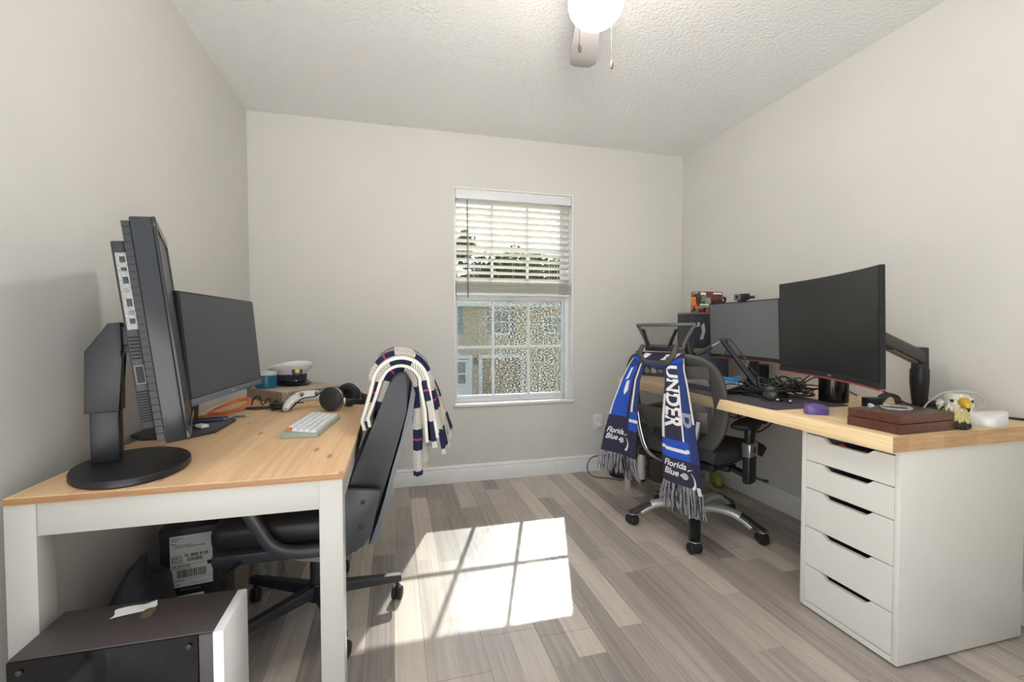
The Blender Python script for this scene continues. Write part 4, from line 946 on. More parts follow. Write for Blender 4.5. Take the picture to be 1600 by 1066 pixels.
# headrest and its bracket
def head(u, v):
    w_ = .098+.062*v**1.3; s = (2*u-1)*w_; z = .985+.118*v
    return (-.335-.02*(v-.5)+.10*(s/.16)**2*.6-.018*v*v, s, z)
hr = []
for i in range(28):
    t = i/28*4; k = int(t); e = t-k
    u, v = ((e, 0), (1, e), (1-e, 1), (0, 1-e))[k]; hr.append(head(u, v))
f = MB(); f.tube(hr, .0085, 10, closed=True, smooth=3); part('headrest_frame', f, plain('headrest_grey', (88, 88, 86), .42), tc_, sharp=60)
f = MB(); f.sheet(head, 18, 8, .0015, uv=lambda u, v: (u*.3, v*.12)); part('headrest_mesh', f, m_mesh, tc_)
f = MB()
for s in (-.055, .055): f.tube([(-.352, s*1.7, 1.08), (-.356, s*1.3, 1.03), (-.352, s, .99)], 1, 8, sq=(.012, .005, .7))
f.bx(-.362, -.345, -.075, .075, .972, .994, bev=.004); part('headrest_strut', f, m_black, tc_)
f = MB(); f.tube([(-.350, .092, 1.000), (-.372, .098, .965), (-.378, .075, .925), (-.380, .04, .914), (-.380, -.03, .914), (-.378, -.065, .925), (-.372, -.094, .970), (-.350, -.088, 1.005)], 1, 12, sq=(.009, .013, .7)); f.tube([(-.352, .075, .995), (-.352, -.075, .995)], .009, 8); part('headrest_bracket', f, m_frame, tc_, sharp=60)

# ------------------------------------------------------------------ supporters' scarf draped over the chair back
m_knit = [plain('navy_knit', (42, 42, 66), .85, var=.10, vscale=500, bump=.3, bscale=700), plain('royal_blue_knit', (36, 76, 176), .85, var=.08, vscale=500, bump=.3, bscale=700),
          plain('white_knit', (224, 222, 218), .85, var=.05, vscale=500, bump=.3, bscale=700), plain('deep_blue_knit', (38, 58, 112), .85, var=.08, vscale=500, bump=.3, bscale=700)]
sf = thing('scarf', 'blue and white knitted fan scarf with white lettering hung over the mesh chair back', 'scarf', (tcx, tcy, 0), TA)
TH = .006
def interp(tab, t):
    for (t0, a), (t1, b) in zip(tab, tab[1:]):
        if t <= t1: k = (t-t0)/(t1-t0); return a+(b-a)*k
    return tab[-1][1]
# image-right is local -y; tables give left/right edges (metres, image-right positive) and height
Rl = [(0, .045), (.22, .050), (.5, .040), (.75, .046), (1, .054)]; Rr = [(0, .128), (.22, .162), (.5, .196), (.75, .222), (1, .246)]
Rz0 = [(0, .945), (1, .362)]; 
Ll = [(0, -.132), (.25, -.205), (.5, -.262), (.75, -.305), (1, -.335)]; Lr = [(0, -.060), (.25, -.104), (.5, -.112), (1, -.118)]
def Rp(u, v, off=0.0):
    a, b = interp(Rl, v), interp(Rr, v); s = a+(b-a)*u; z = .945-.585*v-.03*u*v
    x = -.372-.012*v-.012*sin(u*5.5+.6)*(.3+.7*v)+.05*max(0, .10-v)*4*.9-off+.022*max(0, u-.62)
    return Vector((x, -s, z))
def Lp(u, v, off=0.0):
    a, b = interp(Ll, v), interp(Lr, v); s = a+(b-a)*u; z = .955-.535*v-.012*u*v
    x = -.366-.010*v-.013*sin(u*5.0+2.2)*(.3+.7*v)+.05*max(0, .10-v)*4*.9-off+.03*max(0, u-.66)
    return Vector((x, -s, z))
def Rcol(u, v):
    if v > .80: return 0
    if v > .655:
        if u > .74: return 3
        return 2 if abs(v-.722-.012*sin(4*u)) < .014 else 1
    if u < .10 and v > .30: return 2
    if u < .06: return 3
    if u < .60: return 0
    if u < .645 and v > .22: return 2
    if u > .955: return 2 if v < .5 else 3
    return 3 if u < .80 else (3 if v < .35 else 3)
def Lcol(u, v):
    if v > .62 and u < .62: return 0
    if v > .74: return 0
    if u < .035: return 2
    if u < .60: return 1 if v > .12 else 3
    if u < .70: return 0
    if v < .56 and .72 < u < .82: return 2
    if v >= .56: return 2 if abs(v-.645) < .015 else 1
    return 0 if u < .72 else 3
f = MB(); f.sheet(Rp, 44, 110, TH, mfun=Rcol); Rs = part('hanging_end', f, m_knit, sf, sharp=60)
f = MB(); f.sheet(Lp, 44, 100, TH, mfun=Lcol); Ls = part('hanging_end', f, m_knit, sf, sharp=60)
def over(u, v):      # neck of the scarf, bunched behind the headrest bracket
    s = -.135+.268*u; z = .968-.012*sin(pi*u)-.066*v*(.75+.25*sin(pi*u)); return (-.350-.014*sin(pi*v)+.010*sin(6*v), -s, z)
f = MB(); f.sheet(over, 40, 16, TH, mfun=lambda u, v: 1 if v > .52 else (2 if (v < .42 and (.22 < u+.25*v < .34 or .66 < u+.25*v < .75 or .86 < u+.25*v < .94)) else 0)); part('neck', f, m_knit, sf, sharp=60)
m_let = plain('white_letter_knit', (226, 224, 220), .85, var=.05)
def glyph_map(surf, u0, v0, du, dv, W_, H_, rot):
    "letters placed by surface coordinates: W_, H_ are the strip's width and length in metres"
    def fn(x, y):
        if rot: u = u0+y/W_*du; v = v0+x/H_*dv       # reading downwards, tops to the right
        else: u = u0+x/W_*du; v = v0-y/H_*dv
        return surf(u, v, TH/2+.0022)
    return fn
f = MB(); text_shape(f, 'UNDER', .106, None, bold=.0035, fn=glyph_map(Rp, .140, .060, 1, 1, .150, .585, True), sx=.81); part('club_lettering', f, m_let, Rs)
f = MB(); text_shape(f, 'D', .060, None, bold=.003, fn=glyph_map(Rp, .665, .42, 1, 1, .160, .585, True), sx=1.5); part('side_lettering', f, plain('pale_letter', (150, 152, 160), .85), Rs)
f = MB()
for p in (((.26, .14), (.36, .13), (.34, .24), (.22, .26)), ((.30, .27), (.44, .26), (.46, .36), (.34, .41), (.28, .36))):
    f.raw([Lp(u, v, TH/2+.0018) for u, v in p], [tuple(range(len(p)))])
part('club_lettering', f, m_let, Ls)
def sponsor(surf, parent, u0, v0, W_, H_):
    f = MB()
    text_shape(f, 'Florida', .042, None, bold=.0009, shear=.32, fn=glyph_map(surf, u0, v0, 1, 1, W_, H_, False), sx=.92)
    text_shape(f, 'Blue', .042, None, bold=.0009, shear=.32, fn=glyph_map(surf, u0, v0+.066, 1, 1, W_, H_, False), sx=.95)
    def P(x, y): return surf(u0+x/W_, v0-y/H_, TH/2+.002)
    # round emblem beside the words, swoosh and spark
    for r0, r1 in ((.0105, .0145), (.003, .0075)):
        n_ = 18; vs = []; fs = []
        for i in range(n_):
            a = 2*pi*i/n_; vs += [P(.100+r0*cos(a), -.030+r0*sin(a)), P(.100+r1*cos(a), -.030+r1*sin(a))]
        for i in range(n_): j = (i+1) % n_; fs.append((2*i, 2*i+1, 2*j+1, 2*j))
        f.raw(vs, fs)
    f.raw([P(x, y) for x, y in ((.080, -.026), (.087, -.026), (.087, -.034), (.080, -.034))], [(0, 1, 2, 3)])
    n_ = 14; vs = []; fs = []
    for i in range(n_+1):
        t = i/n_; a = RAD(62-118*t); w_ = .002+.008*t; cx_, cy_ = .112, -.046
        vs += [P(cx_+(.036-w_)*cos(a), cy_+(.042-w_)*sin(a)), P(cx_+.036*cos(a)+.004*t, cy_+.042*sin(a))]
        if i: fs.append((2*i-2, 2*i-1, 2*i+1, 2*i))
    f.raw(vs, fs); f.raw([P(x, y) for x, y in ((.112, -.006), (.142, .010), (.118, .004))], [(0, 1, 2)])
    part('sponsor_lettering', f, m_let, parent)
sponsor(Rp, Rs, .06, .868, .192, .585); sponsor(Lp, Ls, .06, .800, .212, .535)
m_fr = [plain('grey_yarn', (150, 146, 150), .9, var=.2, vscale=150), plain('dark_yarn', (60, 57, 66), .9, var=.2, vscale=150)]
def fringe(surf, parent, L, seed, sway):
    random.seed(seed); f = MB(); n_ = 58
    for i in range(n_):
        u = (i+.5)/n_; p = surf(min(max(u+random.uniform(-.01, .01), .005), .995), .995); q = p+Vector((random.uniform(-.014, .010), -sway*(u-.35)-random.uniform(-.012, .012), -L*random.uniform(.82, 1.05)))
        mid = (p+q)/2+Vector((random.uniform(-.008, .004), random.uniform(-.007, .007), 0)); f.tube([p, mid, q], random.uniform(.0018, .0030), 5, smooth=4, mi=random.choice((0, 0, 1)))
    part('fringe', f, m_fr, parent, sharp=80)
fringe(Rp, Rs, .135, 5, .03); fringe(Lp, Ls, .115, 9, .05)
f = MB(); f.raw([Rp(u, v, TH/2+.002) for u, v in ((.84, .975), (.95, .965), (.985, 1.02), (.88, 1.03))], [(0, 1, 2, 3)]); part('care_tag', f, m_let, Rs)
# ------------------------------------------------------------------ butcher-block desk on the right
m_block = wood('butcher_block', [(220, 186, 136), (236, 207, 160), (245, 221, 180)], 1, (1.4, 34, 34), .45, board=(0, .042, .55), knots=.07, knotcol=(168, 124, 78))
m_endg = wood('butcher_block_end', [(176, 134, 92), (198, 158, 114), (214, 178, 134)], 0, (3, 60, 14), .5, board=(0, .075), knots=.05, knotcol=(140, 96, 60))
ds = thing('desk', 'long butcher-block desk top along the right wall resting on the white drawer unit', 'desk', (1.85, 1.93, 0))
QX0, QX1, QY0, QY1 = 1.485, 2.216, 1.048, 2.815
f = MB(); f.bx(QX0, QX1, QY0+.0015, QY1, .7005, TZ, bev=.002); tt = part('tabletop', f, m_block, ds, True)
f = MB(); f.bx(QX0+.0005, QX1, QY0, QY0+.0015, .701, TZ-.0005); part('end_edge', f, m_endg, tt, True)
for x in (1.53, 2.16):
    f = MB(); f.cyl((x, 2.76, 0), (x, 2.76, .7005), .022, n=24); f.cyl((x, 2.76, .692), (x, 2.76, .7005), .04, n=24); part('leg', f, m_lwhite, ds, True)
du = thing('drawer_unit', 'white five-drawer cabinet carrying the near end of the butcher-block desk', 'cabinet', (1.826, 1.239, 0))
cx0, cx1, cy0, cy1 = 1.538, 2.113, 1.060, 1.418
f = MB()
f.bx(cx0, cx1, cy0, cy0+.018, .008, .700, bev=.001); f.bx(cx0, cx1, cy1-.018, cy1, .008, .700, bev=.001); f.bx(cx0, cx1, cy0+.018, cy1-.018, .684, .700); f.bx(cx0, cx1, cy0+.018, cy1-.018, .008, .028); f.bx(cx1-.012, cx1, cy0+.018, cy1-.018, .028, .684)
part('carcass', f, m_cabw, du, True)
for x in (cx0+.03, cx1-.03):
    for y in (cy0+.03, cy1-.03):
        f = MB(); f.cyl((x, y, 0), (x, y, .009), .014, n=16); part('foot', f, m_rubber, du, True)
zb = [.681, .578, .472, .322, .171, .030]; m_inner = plain('drawer_interior', (150, 148, 144), .6)
for i in range(5):
    z1, z0 = zb[i]-.002, zb[i+1]+.001; ya, yb_ = cy0+.0195, cy1-.0195; ym = (ya+yb_)/2
    o = [(ya, z0), (yb_, z0), (yb_, z1), (ym+.092, z1), (ym+.070, z1-.019), (ym-.070, z1-.019), (ym-.092, z1), (ya, z1)]
    M = Matrix(((0, 0, 1, cx0+.001), (1, 0, 0, 0), (0, 1, 0, 0), (0, 0, 0, 1)))
    f = MB(); f.prism(o, .016, M, bev=.0008, seg=1); dr = part('drawer', f, m_cabw, du, True)
    f = MB(); a, b = cx0+.020, cx1-.03; zt = z1-.045
    f.bx(a, b, ya+.008, ya+.014, z0+.01, zt); f.bx(a, b, yb_-.014, yb_-.008, z0+.01, zt); f.bx(a, b, ya+.014, yb_-.014, z0+.01, z0+.015); f.bx(b-.006, b, ya+.014, yb_-.014, z0+.015, zt)
    part('drawer_box', f, m_inner, dr, True)
m_orgp = plain('orange_red_plastic', (206, 84, 56), .4); m_yel = plain('yellow_plastic', (206, 178, 60), .45)
t = thing('screwdriver', 'orange-handled screwdriver showing through the top drawer slot', 'tool', (1.60, 1.28, .594))
f = MB(); f.cyl((1.572, 1.285, .655), (1.60, 1.30, .625), .014, .012, n=14, bev=.003); part('handle', f, m_orgp, t, True)
f = MB(); f.cyl((1.60, 1.30, .625), (1.66, 1.33, .600), .003, n=10); part('shaft', f, m_silver, t, True)
t = MB(); t.lathe([(.018, 0), (.026, 0), (.026, .02), (.018, .02)], 24); single('tape_roll', t, m_yel, 'yellow tape roll showing through the third drawer slot', 'tape', (1.600, 1.205, .400))
f = MB(); f.bx(-.03, .03, -.035, .035, 0, .055, bev=.006); single('pouch', f, plain('olive_pouch', (120, 112, 84), .7), 'olive pouch showing through the top drawer slot', 'pouch', (1.61, 1.205, .594), RAD(20))

# ------------------------------------------------------------------ things on the butcher-block desk
def deskmat():
    m, nt, b = _new('desk_mat_print'); k = NB(nt); t = k.n('ShaderNodeTexCoord'); s = k.n('ShaderNodeSeparateXYZ'); k.l(t.outputs['Object'], s.inputs[0])
    def ringd(x, y): return k.math('SQRT', k.math('ADD', k.math('POWER', k.math('SUBTRACT', s.outputs[0], x), 2.0), k.math('POWER', k.math('SUBTRACT', s.outputs[1], y), 2.0)))
    r = None
    for x, y, R in ((0, -.22, .10), (-.03, .05, .13), (.06, .24, .08)):
        d = k.math('LESS_THAN', k.math('ABSOLUTE', k.math('SUBTRACT', ringd(x, y), R)), .0022); r = d if r is None else k.math('MAXIMUM', r, d)
    base = k.ramp(k.noise(k.coords('Object'), 5, 2), [(.3, lin((72, 62, 74))), (.7, lin((84, 74, 86)))])
    k.l(k.mix(k.math('MULTIPLY', r, .5), base, lin((150, 140, 160))), b.inputs['Base Color']); b.inputs['Roughness'].default_value = .8; return m
f = MB(); f.prism(rrect(.400, .78, .02), .003, bev=.0008, seg=1); single('desk_mat', f, deskmat(), 'dark purple-grey desk mat with faint printed rings on the butcher-block desk', 'desk mat', (1.700, 1.905, TZ))
MZ = TZ+.003

def gaming_monitor(C, yaw, tilt, W, Hh, R, label, loc, pm, arm_side=True):
    cy_, sy_ = cos(yaw), sin(yaw); N = Vector((cy_*cos(tilt), sy_*cos(tilt), sin(tilt))); M = frame(C, N)
    t = thing('monitor', label, 'monitor', loc, yaw)
    def sag(x): return (R-sqrt(R*R-x*x))-(R-sqrt(R*R-(W/2)**2))
    def slab(x0, x1, y0, y1, z0, z1, n=28):
        V = []; F = []
        for i in range(n+1):
            x = x0+(x1-x0)*i/n; g = sag(x); b = len(V); V += [M @ Vector((x, y, z+g)) for y, z in ((y0, z0), (y1, z0), (y1, z1), (y0, z1))]
            if i: F += [(b-4+j, b-4+(j+1) % 4, b+(j+1) % 4, b+j) for j in range(4)]
        F += [(3, 2, 1, 0), tuple(len(V)-4+j for j in range(4))]; q = MB(); q.raw(V, F); return q
    q = slab(-W/2, W/2, -Hh/2, Hh/2, -.016, -.001); q.bx(-W/2+.12, W/2-.12, -Hh/2+.05, Hh/2-.05, -.045+sag(0), -.013+sag(0), bev=.01, M=M); part('housing', q, m_black, t, True)
    part('screen', slab(-W/2+.006, W/2-.006, -Hh/2+.020, Hh/2-.006, -.001, 0), pm, t, True)
    ch = part('lower_bezel', slab(-W/2, W/2, -Hh/2, -Hh/2+.0185, -.001, .002), m_black, t, True)
    part('red_trim', slab(-W/2, W/2, -Hh/2-.0055, -Hh/2, -.014, .002), plain('red_trim', (150, 62, 62), .4), ch, True)
    q = MB()
    for dx in (-.007, 0, .007): q.bx(dx-.0027, dx+.0027, -Hh/2+.006, -Hh/2+.012, .002+sag(0), .0026+sag(0), M=M)
    part('logo', q, m_silver, ch, True)
    return t, M, sag(0)
C2 = (1.93, 2.195, 1.071)
t, M, g = gaming_monitor(C2, RAD(177.8), RAD(-2.5), .56, .335, 1.5, 'curved dark monitor with red trim below, farther from the camera on the butcher-block desk', (1.99, 2.20, TZ), plain('reflecting_screen', (108, 109, 113), .34, var=.03, vscale=2))
f = MB(); f.tube([(2.035, 2.20, MZ), (2.03, 2.20, .90), (2.01, 2.198, 1.02)], 1, 12, sq=(.013, .030, .6)); f.bx(1.972, 2.018, 2.155, 2.24, .985, 1.07, bev=.006); part('stand_column', f, m_black, t, True)
for s in (-1, 1):
    f = MB(); f.tube([(2.045, 2.20, TZ+.010), (1.97, 2.20+s*.10, TZ+.010), (1.925, 2.20+s*.165, TZ+.009)], 1, 8, sq=(.008, .016, .6), smooth=3); part('stand_foot', f, m_black, t, True)
C3 = (1.469, 1.289, 1.089)
t, M, g = gaming_monitor(C3, RAD(159.1), RAD(-1.5), .61, .362, 1.5, 'large curved black monitor on a jointed arm, right of the smaller curved monitor', (2.115, 1.395, TZ), m_panelR)
back = M @ Vector((0, 0, g-.045)); bdir = (M.to_3x3() @ Vector((0, 0, -1))).normalized()
ar = thing('jointed_stand', 'black jointed monitor arm on a post by the right wall holding the large monitor', 'monitor arm', (2.115, 1.395, TZ))
f = MB(); f.bx(2.06, 2.17, 1.345, 1.445, TZ, TZ+.014, bev=.004); f.bx(2.13, 2.206, 1.36, 1.43, TZ+.001, TZ+.03, bev=.006); part('base_clamp', f, m_black, ar, True)
f = MB(); f.tube([(2.115, 1.395, TZ+.012), (2.115, 1.395, TZ+.05), (2.108, 1.392, TZ+.12), (2.112, 1.394, TZ+.165)], lambda t_: .82+.34*min(1, t_*1.6), 16, sq=(.026, .026, .8)); part('post', f, m_black, ar, True, sharp=60)
f = MB(); f.cyl((2.112, 1.394, TZ+.150), (2.108, 1.392, TZ+.255), .029, .027, n=28, bev=.005); part('elbow', f, m_dark, ar, True)
e = Vector((2.10, 1.388, .965)); h = back+bdir*.055; h = Vector((h.x, h.y, 1.085))
d = (h-e).normalized()
f = MB(); f.tube([e, e+(h-e)*.12, e+(h-e)*.5, e+(h-e)*.9, h], lambda t_: 1.0-.18*t_, 14, sq=(.030, .022, .6), smooth=3); part('upper_arm', f, m_black, ar, True, sharp=60)
f = MB(); f.tube([e+(h-e)*.10+Vector((0, 0, -.031)), e+(h-e)*.55+Vector((0, 0, -.028))], 1, 8, sq=(.004, .014, .7), smooth=0); part('cable_cover', f, plain('bronze_cover', (112, 92, 80), .5), ar, True)
f = MB(); f.cyl((h.x, h.y, 1.045), (h.x, h.y, 1.125), .022, n=20, bev=.003); f.cyl(h, back, .018, n=16); part('tilt_head', f, m_dark, ar, True)
f = MB(); Mv = frame(back+bdir*.004, bdir); f.bx(-.05, .05, -.05, .05, -.003, .004, bev=.002, M=Mv); part('mount_plate', f, m_dark, ar, True)

# black cup, purple mouse, hinge-lid wooden case, ear-bud lead
cu = thing('pen_cup', 'black cylindrical cup standing under the large curved monitor', 'cup', (1.935, 1.625, TZ))
f = MB(); f.lathe([(0, 0), (.055, 0), (.058, .004), (.058, .128), (.0565, .130), (.054, .128), (.053, .008), (0, .007)], 40); part('cup_body', f, m_blackg, cu)
ms = thing('mouse', 'glossy purple computer mouse on the butcher-block desk in front of the mat', 'mouse', (1.595, 1.410, TZ), RAD(-28))
m_purple = plain('purple_plastic', (104, 84, 152), .3, var=.06)
def mouse(u, v):
    a = 2*pi*u; t_ = v; r = sin(pi/2*min(1, (1-t_)*1.35+.0))**.42 if t_ < 1 else 0
    return (.043*r*math.copysign(abs(cos(a))**.75, cos(a)), .028*r*math.copysign(abs(sin(a))**.8, sin(a)), .004+.038*t_**.7*(1-.12*cos(a)*r))
f = MB(); f.sheet(mouse, 36, 12); bmesh.ops.remove_doubles(f.bm, verts=f.bm.verts[:], dist=1e-5); f.prism([(.041*math.copysign(abs(cos(a))**.75, cos(a)), .026*math.copysign(abs(sin(a))**.8, sin(a))) for a in [2*pi*i/32 for i in range(32)]], .006); part('shell', f, m_purple, ms, sharp=60)
f = MB(); f.bx(-.030, -.012, -.0006, .0006, .034, .0425); part('button_gap', f, m_black, ms)
f = MB(); f.cyl((-.022, -.004, .038), (-.022, .004, .038), .005, n=16); part('scroll_wheel', f, m_dark, ms)
m_mahog = wood('mahogany', [(74, 44, 34), (96, 58, 44), (114, 72, 54)], 0, (2, 45, 45), .35)
wc = thing('wooden_case', 'dark red-brown hinged wooden case on the near end of the butcher-block desk', 'box', (1.655, 1.150, TZ), RAD(2))
f = MB(); f.bx(-.125, .125, -.085, .085, 0, .032, bev=.002); part('lower_half', f, m_mahog, wc)
f = MB(); f.bx(-.124, .124, -.084, .084, .0335, .060, bev=.002); part('lid', f, m_mahog, wc)
f = MB(); f.bx(-.010, .010, .084, .0862, .024, .044, bev=.0005); part('hinge', f, m_brass, wc)
ep = thing('earphones', 'coiled white earphone lead lying on the dark wooden case', 'earphones', (1.660, 1.165, TZ+.060))
pts = [(.045*cos(i*.55)*(1+.05*sin(i)), .040*sin(i*.55)*(1+.05*cos(i*1.7)), .002+.0009*(i % 5)) for i in range(46)]
f = MB(); f.tube(pts, .0016, 6, smooth=4); part('lead', f, m_wcable, ep)
for dx, dy in ((-.062, .035), (-.05, .05)):
    f = MB(); f.ball((dx, dy, .007), (.0075, .007, .0065), 14, 8); f.cyl((dx, dy, .006), (dx-.014, dy-.004, .003), .0028, n=8); part('ear_bud', f, m_white, ep)
# white router with a saddle-shaped top, and its cord
ro = thing('router', 'white rounded wireless router at the near right end of the butcher-block desk', 'router', (1.985, 1.118, TZ), RAD(8))
ol_ = rrect(.120, .118, .030, 7)
f = MB(); vb = [(x*.97, y*.97, 0) for x, y in ol_]; v1 = [(x, y, .004) for x, y in ol_]; 
def topz(x, y): return .036+.012*(x/.06)*(y/.06)*-1+.004
v2 = [(x*.985, y*.985, topz(x, y)-.003) for x, y in ol_]; v3 = [(x*.95, y*.95, topz(x, y)) for x, y in ol_]
n_ = len(ol_); V = vb+v1+v2+v3; F = [tuple(range(n_))[::-1]]
for L_ in range(3): F += [(L_*n_+i, L_*n_+(i+1) % n_, (L_+1)*n_+(i+1) % n_, (L_+1)*n_+i) for i in range(n_)]
c0 = len(V); V += [(x*.5, y*.5, topz(x*.5, y*.5)+.001) for x, y in ol_]; F += [(3*n_+i, 3*n_+(i+1) % n_, c0+(i+1) % n_, c0+i) for i in range(n_)]
V.append((0, 0, topz(0, 0)+.001)); F += [(c0+i, c0+(i+1) % n_, len(V)-1) for i in range(n_)]
f.raw(V, F); part('shell', f, m_white, ro, sharp=50)
f = MB(); f.tube([(2.048, 1.160, TZ+.012), (2.08, 1.19, TZ+.012), (2.10, 1.21, TZ+.02), (2.135, 1.19, TZ+.05), (2.12, 1.20, TZ+.085), (2.06, 1.22, TZ+.098), (1.985, 1.235, TZ+.090), (1.93, 1.245, TZ+.055), (1.91, 1.25, TZ+.02), (1.93, 1.26, TZ+.004), (2.05, 1.30, TZ+.004), (2.19, 1.32, TZ+.004)], .0028, 8); part('power_cord', f, plain('grey_white_cable', (204, 204, 198), .5), ro, True)

# bald eagle bust
eg = thing('eagle_figurine', 'bald eagle head figurine with a yellow beak beside the dark wooden case', 'figurine', (1.822, 1.092, TZ), RAD(-126))
m_wf = plain('white_feathers', (226, 222, 206), .7, var=.06, vscale=120, bump=.4, bscale=160); m_yf = plain('yellowish_feathers', (206, 192, 134), .7, var=.12, vscale=120); m_df = plain('dark_feathers', (46, 42, 40), .7, var=.2); m_beak = plain('yellow_beak', (214, 170, 58), .35, var=.06); m_eye = plain('dark_eye', (24, 20, 18), .15)
random.seed(11)
def feathers(rows, c, m, name):
    q = MB()
    for z, r, L, n_ in rows:
        for i in range(n_):
            a = 2*pi*(i+random.uniform(-.3, .3))/n_; d = Vector((cos(a), sin(a), 0)); p = Vector((c[0], c[1], z))+d*r
            e_ = p+d*(.006+.004*random.random())+Vector((0, 0, -L)); mid = (p+e_)/2+d*.004; q.tube([p, mid, e_], lambda t_: .0062*(1-t_)**.6+.0004, 6, smooth=3)
    return part(name, q, m, eg, sharp=70)
f = MB(); f.lathe([(0, 0), (.030, 0), (.034, .006), (.031, .02), (.026, .03), (0, .032)], 24); part('base', f, m_df, eg)
feathers([(.030, .024, .026, 13), (.022, .027, .020, 14)], (0, 0), m_df, 'dark_plumage')
f = MB(); f.tube([(0, 0, .024), (.001, 0, .045), (.002, 0, .068), (.004, 0, .085)], lambda t_: .026+.004*sin(pi*t_), 20); part('neck', f, m_yf, eg)
feathers([(.060, .022, .026, 13), (.046, .024, .022, 13), (.036, .025, .016, 13)], (0, 0), m_yf, 'neck_plumage')
def skull(u, v):
    a = 2*pi*u; ph = -pi/2+pi*v; x = .040*cos(ph)*cos(a); y = .034*cos(ph)*sin(a); z = .030*sin(ph)
    z = min(z, .021+.004*(z/.03)); x += .006 if x > 0 else -.004; return (x+.004, y*(1.05 if z > .006 else .95), z+.092)
f = MB(); f.sheet(skull, 32, 18); bmesh.ops.remove_doubles(f.bm, verts=f.bm.verts[:], dist=1e-5); hd = part('head', f, m_wf, eg, sharp=60)
feathers([(.078, .033, .022, 14), (.088, .035, .020, 15)], (-.010, 0), m_wf, 'cheek_plumage')
f = MB(); f.tube([(.030, 0, .092), (.046, 0, .094), (.062, 0, .090), (.072, 0, .080), (.074, 0, .068)], lambda t_: max(.0012, (1-t_**1.6)), 14, sq=(.017, .018, .85)); bk_ = part('beak', f, m_beak, eg, sharp=60)
f = MB(); f.tube([(.034, 0, .078), (.052, 0, .076), (.062, 0, .074)], lambda t_: 1-.6*t_, 10, sq=(.005, .011, .8)); part('lower_beak', f, m_beak, eg, sharp=60)
f = MB(); f.tube([(.071, 0, .081), (.0745, 0, .074), (.0742, 0, .066)], lambda t_: .0062*(1-t_)+.001, 10); part('beak_tip', f, m_eye, bk_)
for s in (-1, 1):
    f = MB(); f.ball((.034, s*.0245, .096), .0055, 14, 10); part('eye', f, m_eye, hd)
    f = MB(); f.tube([(.050, s*.014, .104), (.040, s*.025, .1045), (.022, s*.034, .103)], lambda t_: .0045*(1-.3*t_), 8); part('brow', f, m_wf, hd, sharp=60)

# keyboard, blue cord, microphone boom, tangle of leads
kb2 = thing('keyboard', 'dark keyboard with pale grey keys standing behind the mesh chair on the desk mat', 'keyboard', (1.668, 2.085, MZ), RAD(3))
f = MB(); f.prism([(-.072, 0), (.072, 0), (.072, .040), (.050, .044), (-.072, .018)], .335, Matrix.Translation((0, .1675, 0)) @ Matrix.Rotation(pi/2, 4, 'X'), bev=.003); part('case', f, m_black, kb2)
m_pkey = plain('pale_grey_keycap', (172, 170, 164), .5); first = None
Mk0 = Matrix.Translation((-.011, 0, .0325)) @ Matrix.Rotation(RAD(-12.0), 4, 'Y')
for r in range(5):
    for c in range(15):
        if r == 4 and 4 <= c <= 8: continue
        if first is None: o = first = part('keycap', keycap(.0185, .0185, .009), m_pkey, kb2)
        else: o = first.copy(); COL.objects.link(o)
        o.matrix_local = Mk0 @ Matrix.Translation((-.043+.0215*r, -.147+.021*c, .002))
o = part('space_bar', keycap(.0185, .1, .009), m_pkey, kb2); o.matrix_local = Mk0 @ Matrix.Translation((.043, -.021, .002))
m_bluec = plain('bright_blue_cable', (56, 142, 206), .45)
cable('blue_cable', [(1.690+.055*cos(i*.62)*(1+.06*sin(i*2.3)), 2.000+.060*sin(i*.62), MZ+.056+.0006*i+.004*sin(i*1.7)) for i in range(32)], .0032, m_bluec, 'bright blue cable coiled on top of the dark keyboard')
bm_ = thing('microphone_boom', 'black jointed microphone boom arm rising from the butcher-block desk behind the mesh chair', 'microphone', (1.745, 1.870, MZ))
J0, J1, J2 = Vector((1.745, 1.870, MZ+.045)), Vector((1.660, 2.015, 1.022)), Vector((1.500, 2.020, .945))
f = MB(); f.cyl((1.745, 1.870, MZ), (1.745, 1.870, MZ+.012), .040, n=32, bev=.003); f.cyl((1.745, 1.870, MZ+.012), J0+Vector((0, 0, .01)), .011, n=16); part('base', f, m_black, bm_, True)
for s in (-1, 1):
    off = Vector((.013, .008, 0))*s; f = MB(); f.tube([J0+off, J1+off], 1, 8, smooth=0, sq=(.0095, .0065, .6)); part('arm_bar', f, m_black, bm_, True)
f = MB(); L_ = 90; a, b = J0+(J1-J0)*.12, J0+(J1-J0)*.45; dd = (b-a).normalized(); n1 = dd.orthogonal().normalized(); n2 = dd.cross(n1)
f.tube([a+(b-a)*(i/L_)+(n1*cos(i*.9)+n2*sin(i*.9))*.005 for i in range(L_)], .0011, 5, smooth=0); part('spring', f, m_silver, bm_, True)
for p in (J0, J1):
    f = MB(); f.cyl(p-Vector((.012, -.012, 0)), p+Vector((.012, -.012, 0)), .012, n=18, bev=.002); part('joint', f, m_dark, bm_, True)
f = MB(); f.cyl(J1, J1+(J2-J1)*.45, .0055, n=12); part('end_rod', f, m_silver, bm_, True)
f = MB(); f.cyl(J1+(J2-J1)*.42, J2, .011, .014, n=16, bev=.003); part('rod_grip', f, m_dark, bm_, True)
f = MB(); f.cyl(J2+Vector((-.015, .0, -.075)), J2+Vector((-.035, .02, .07)), .022, .024, n=24, bev=.005); f.ball(J2+Vector((-.036, .021, .075)), .0245, 20, 12); part('microphone_body', f, m_black, bm_, True)
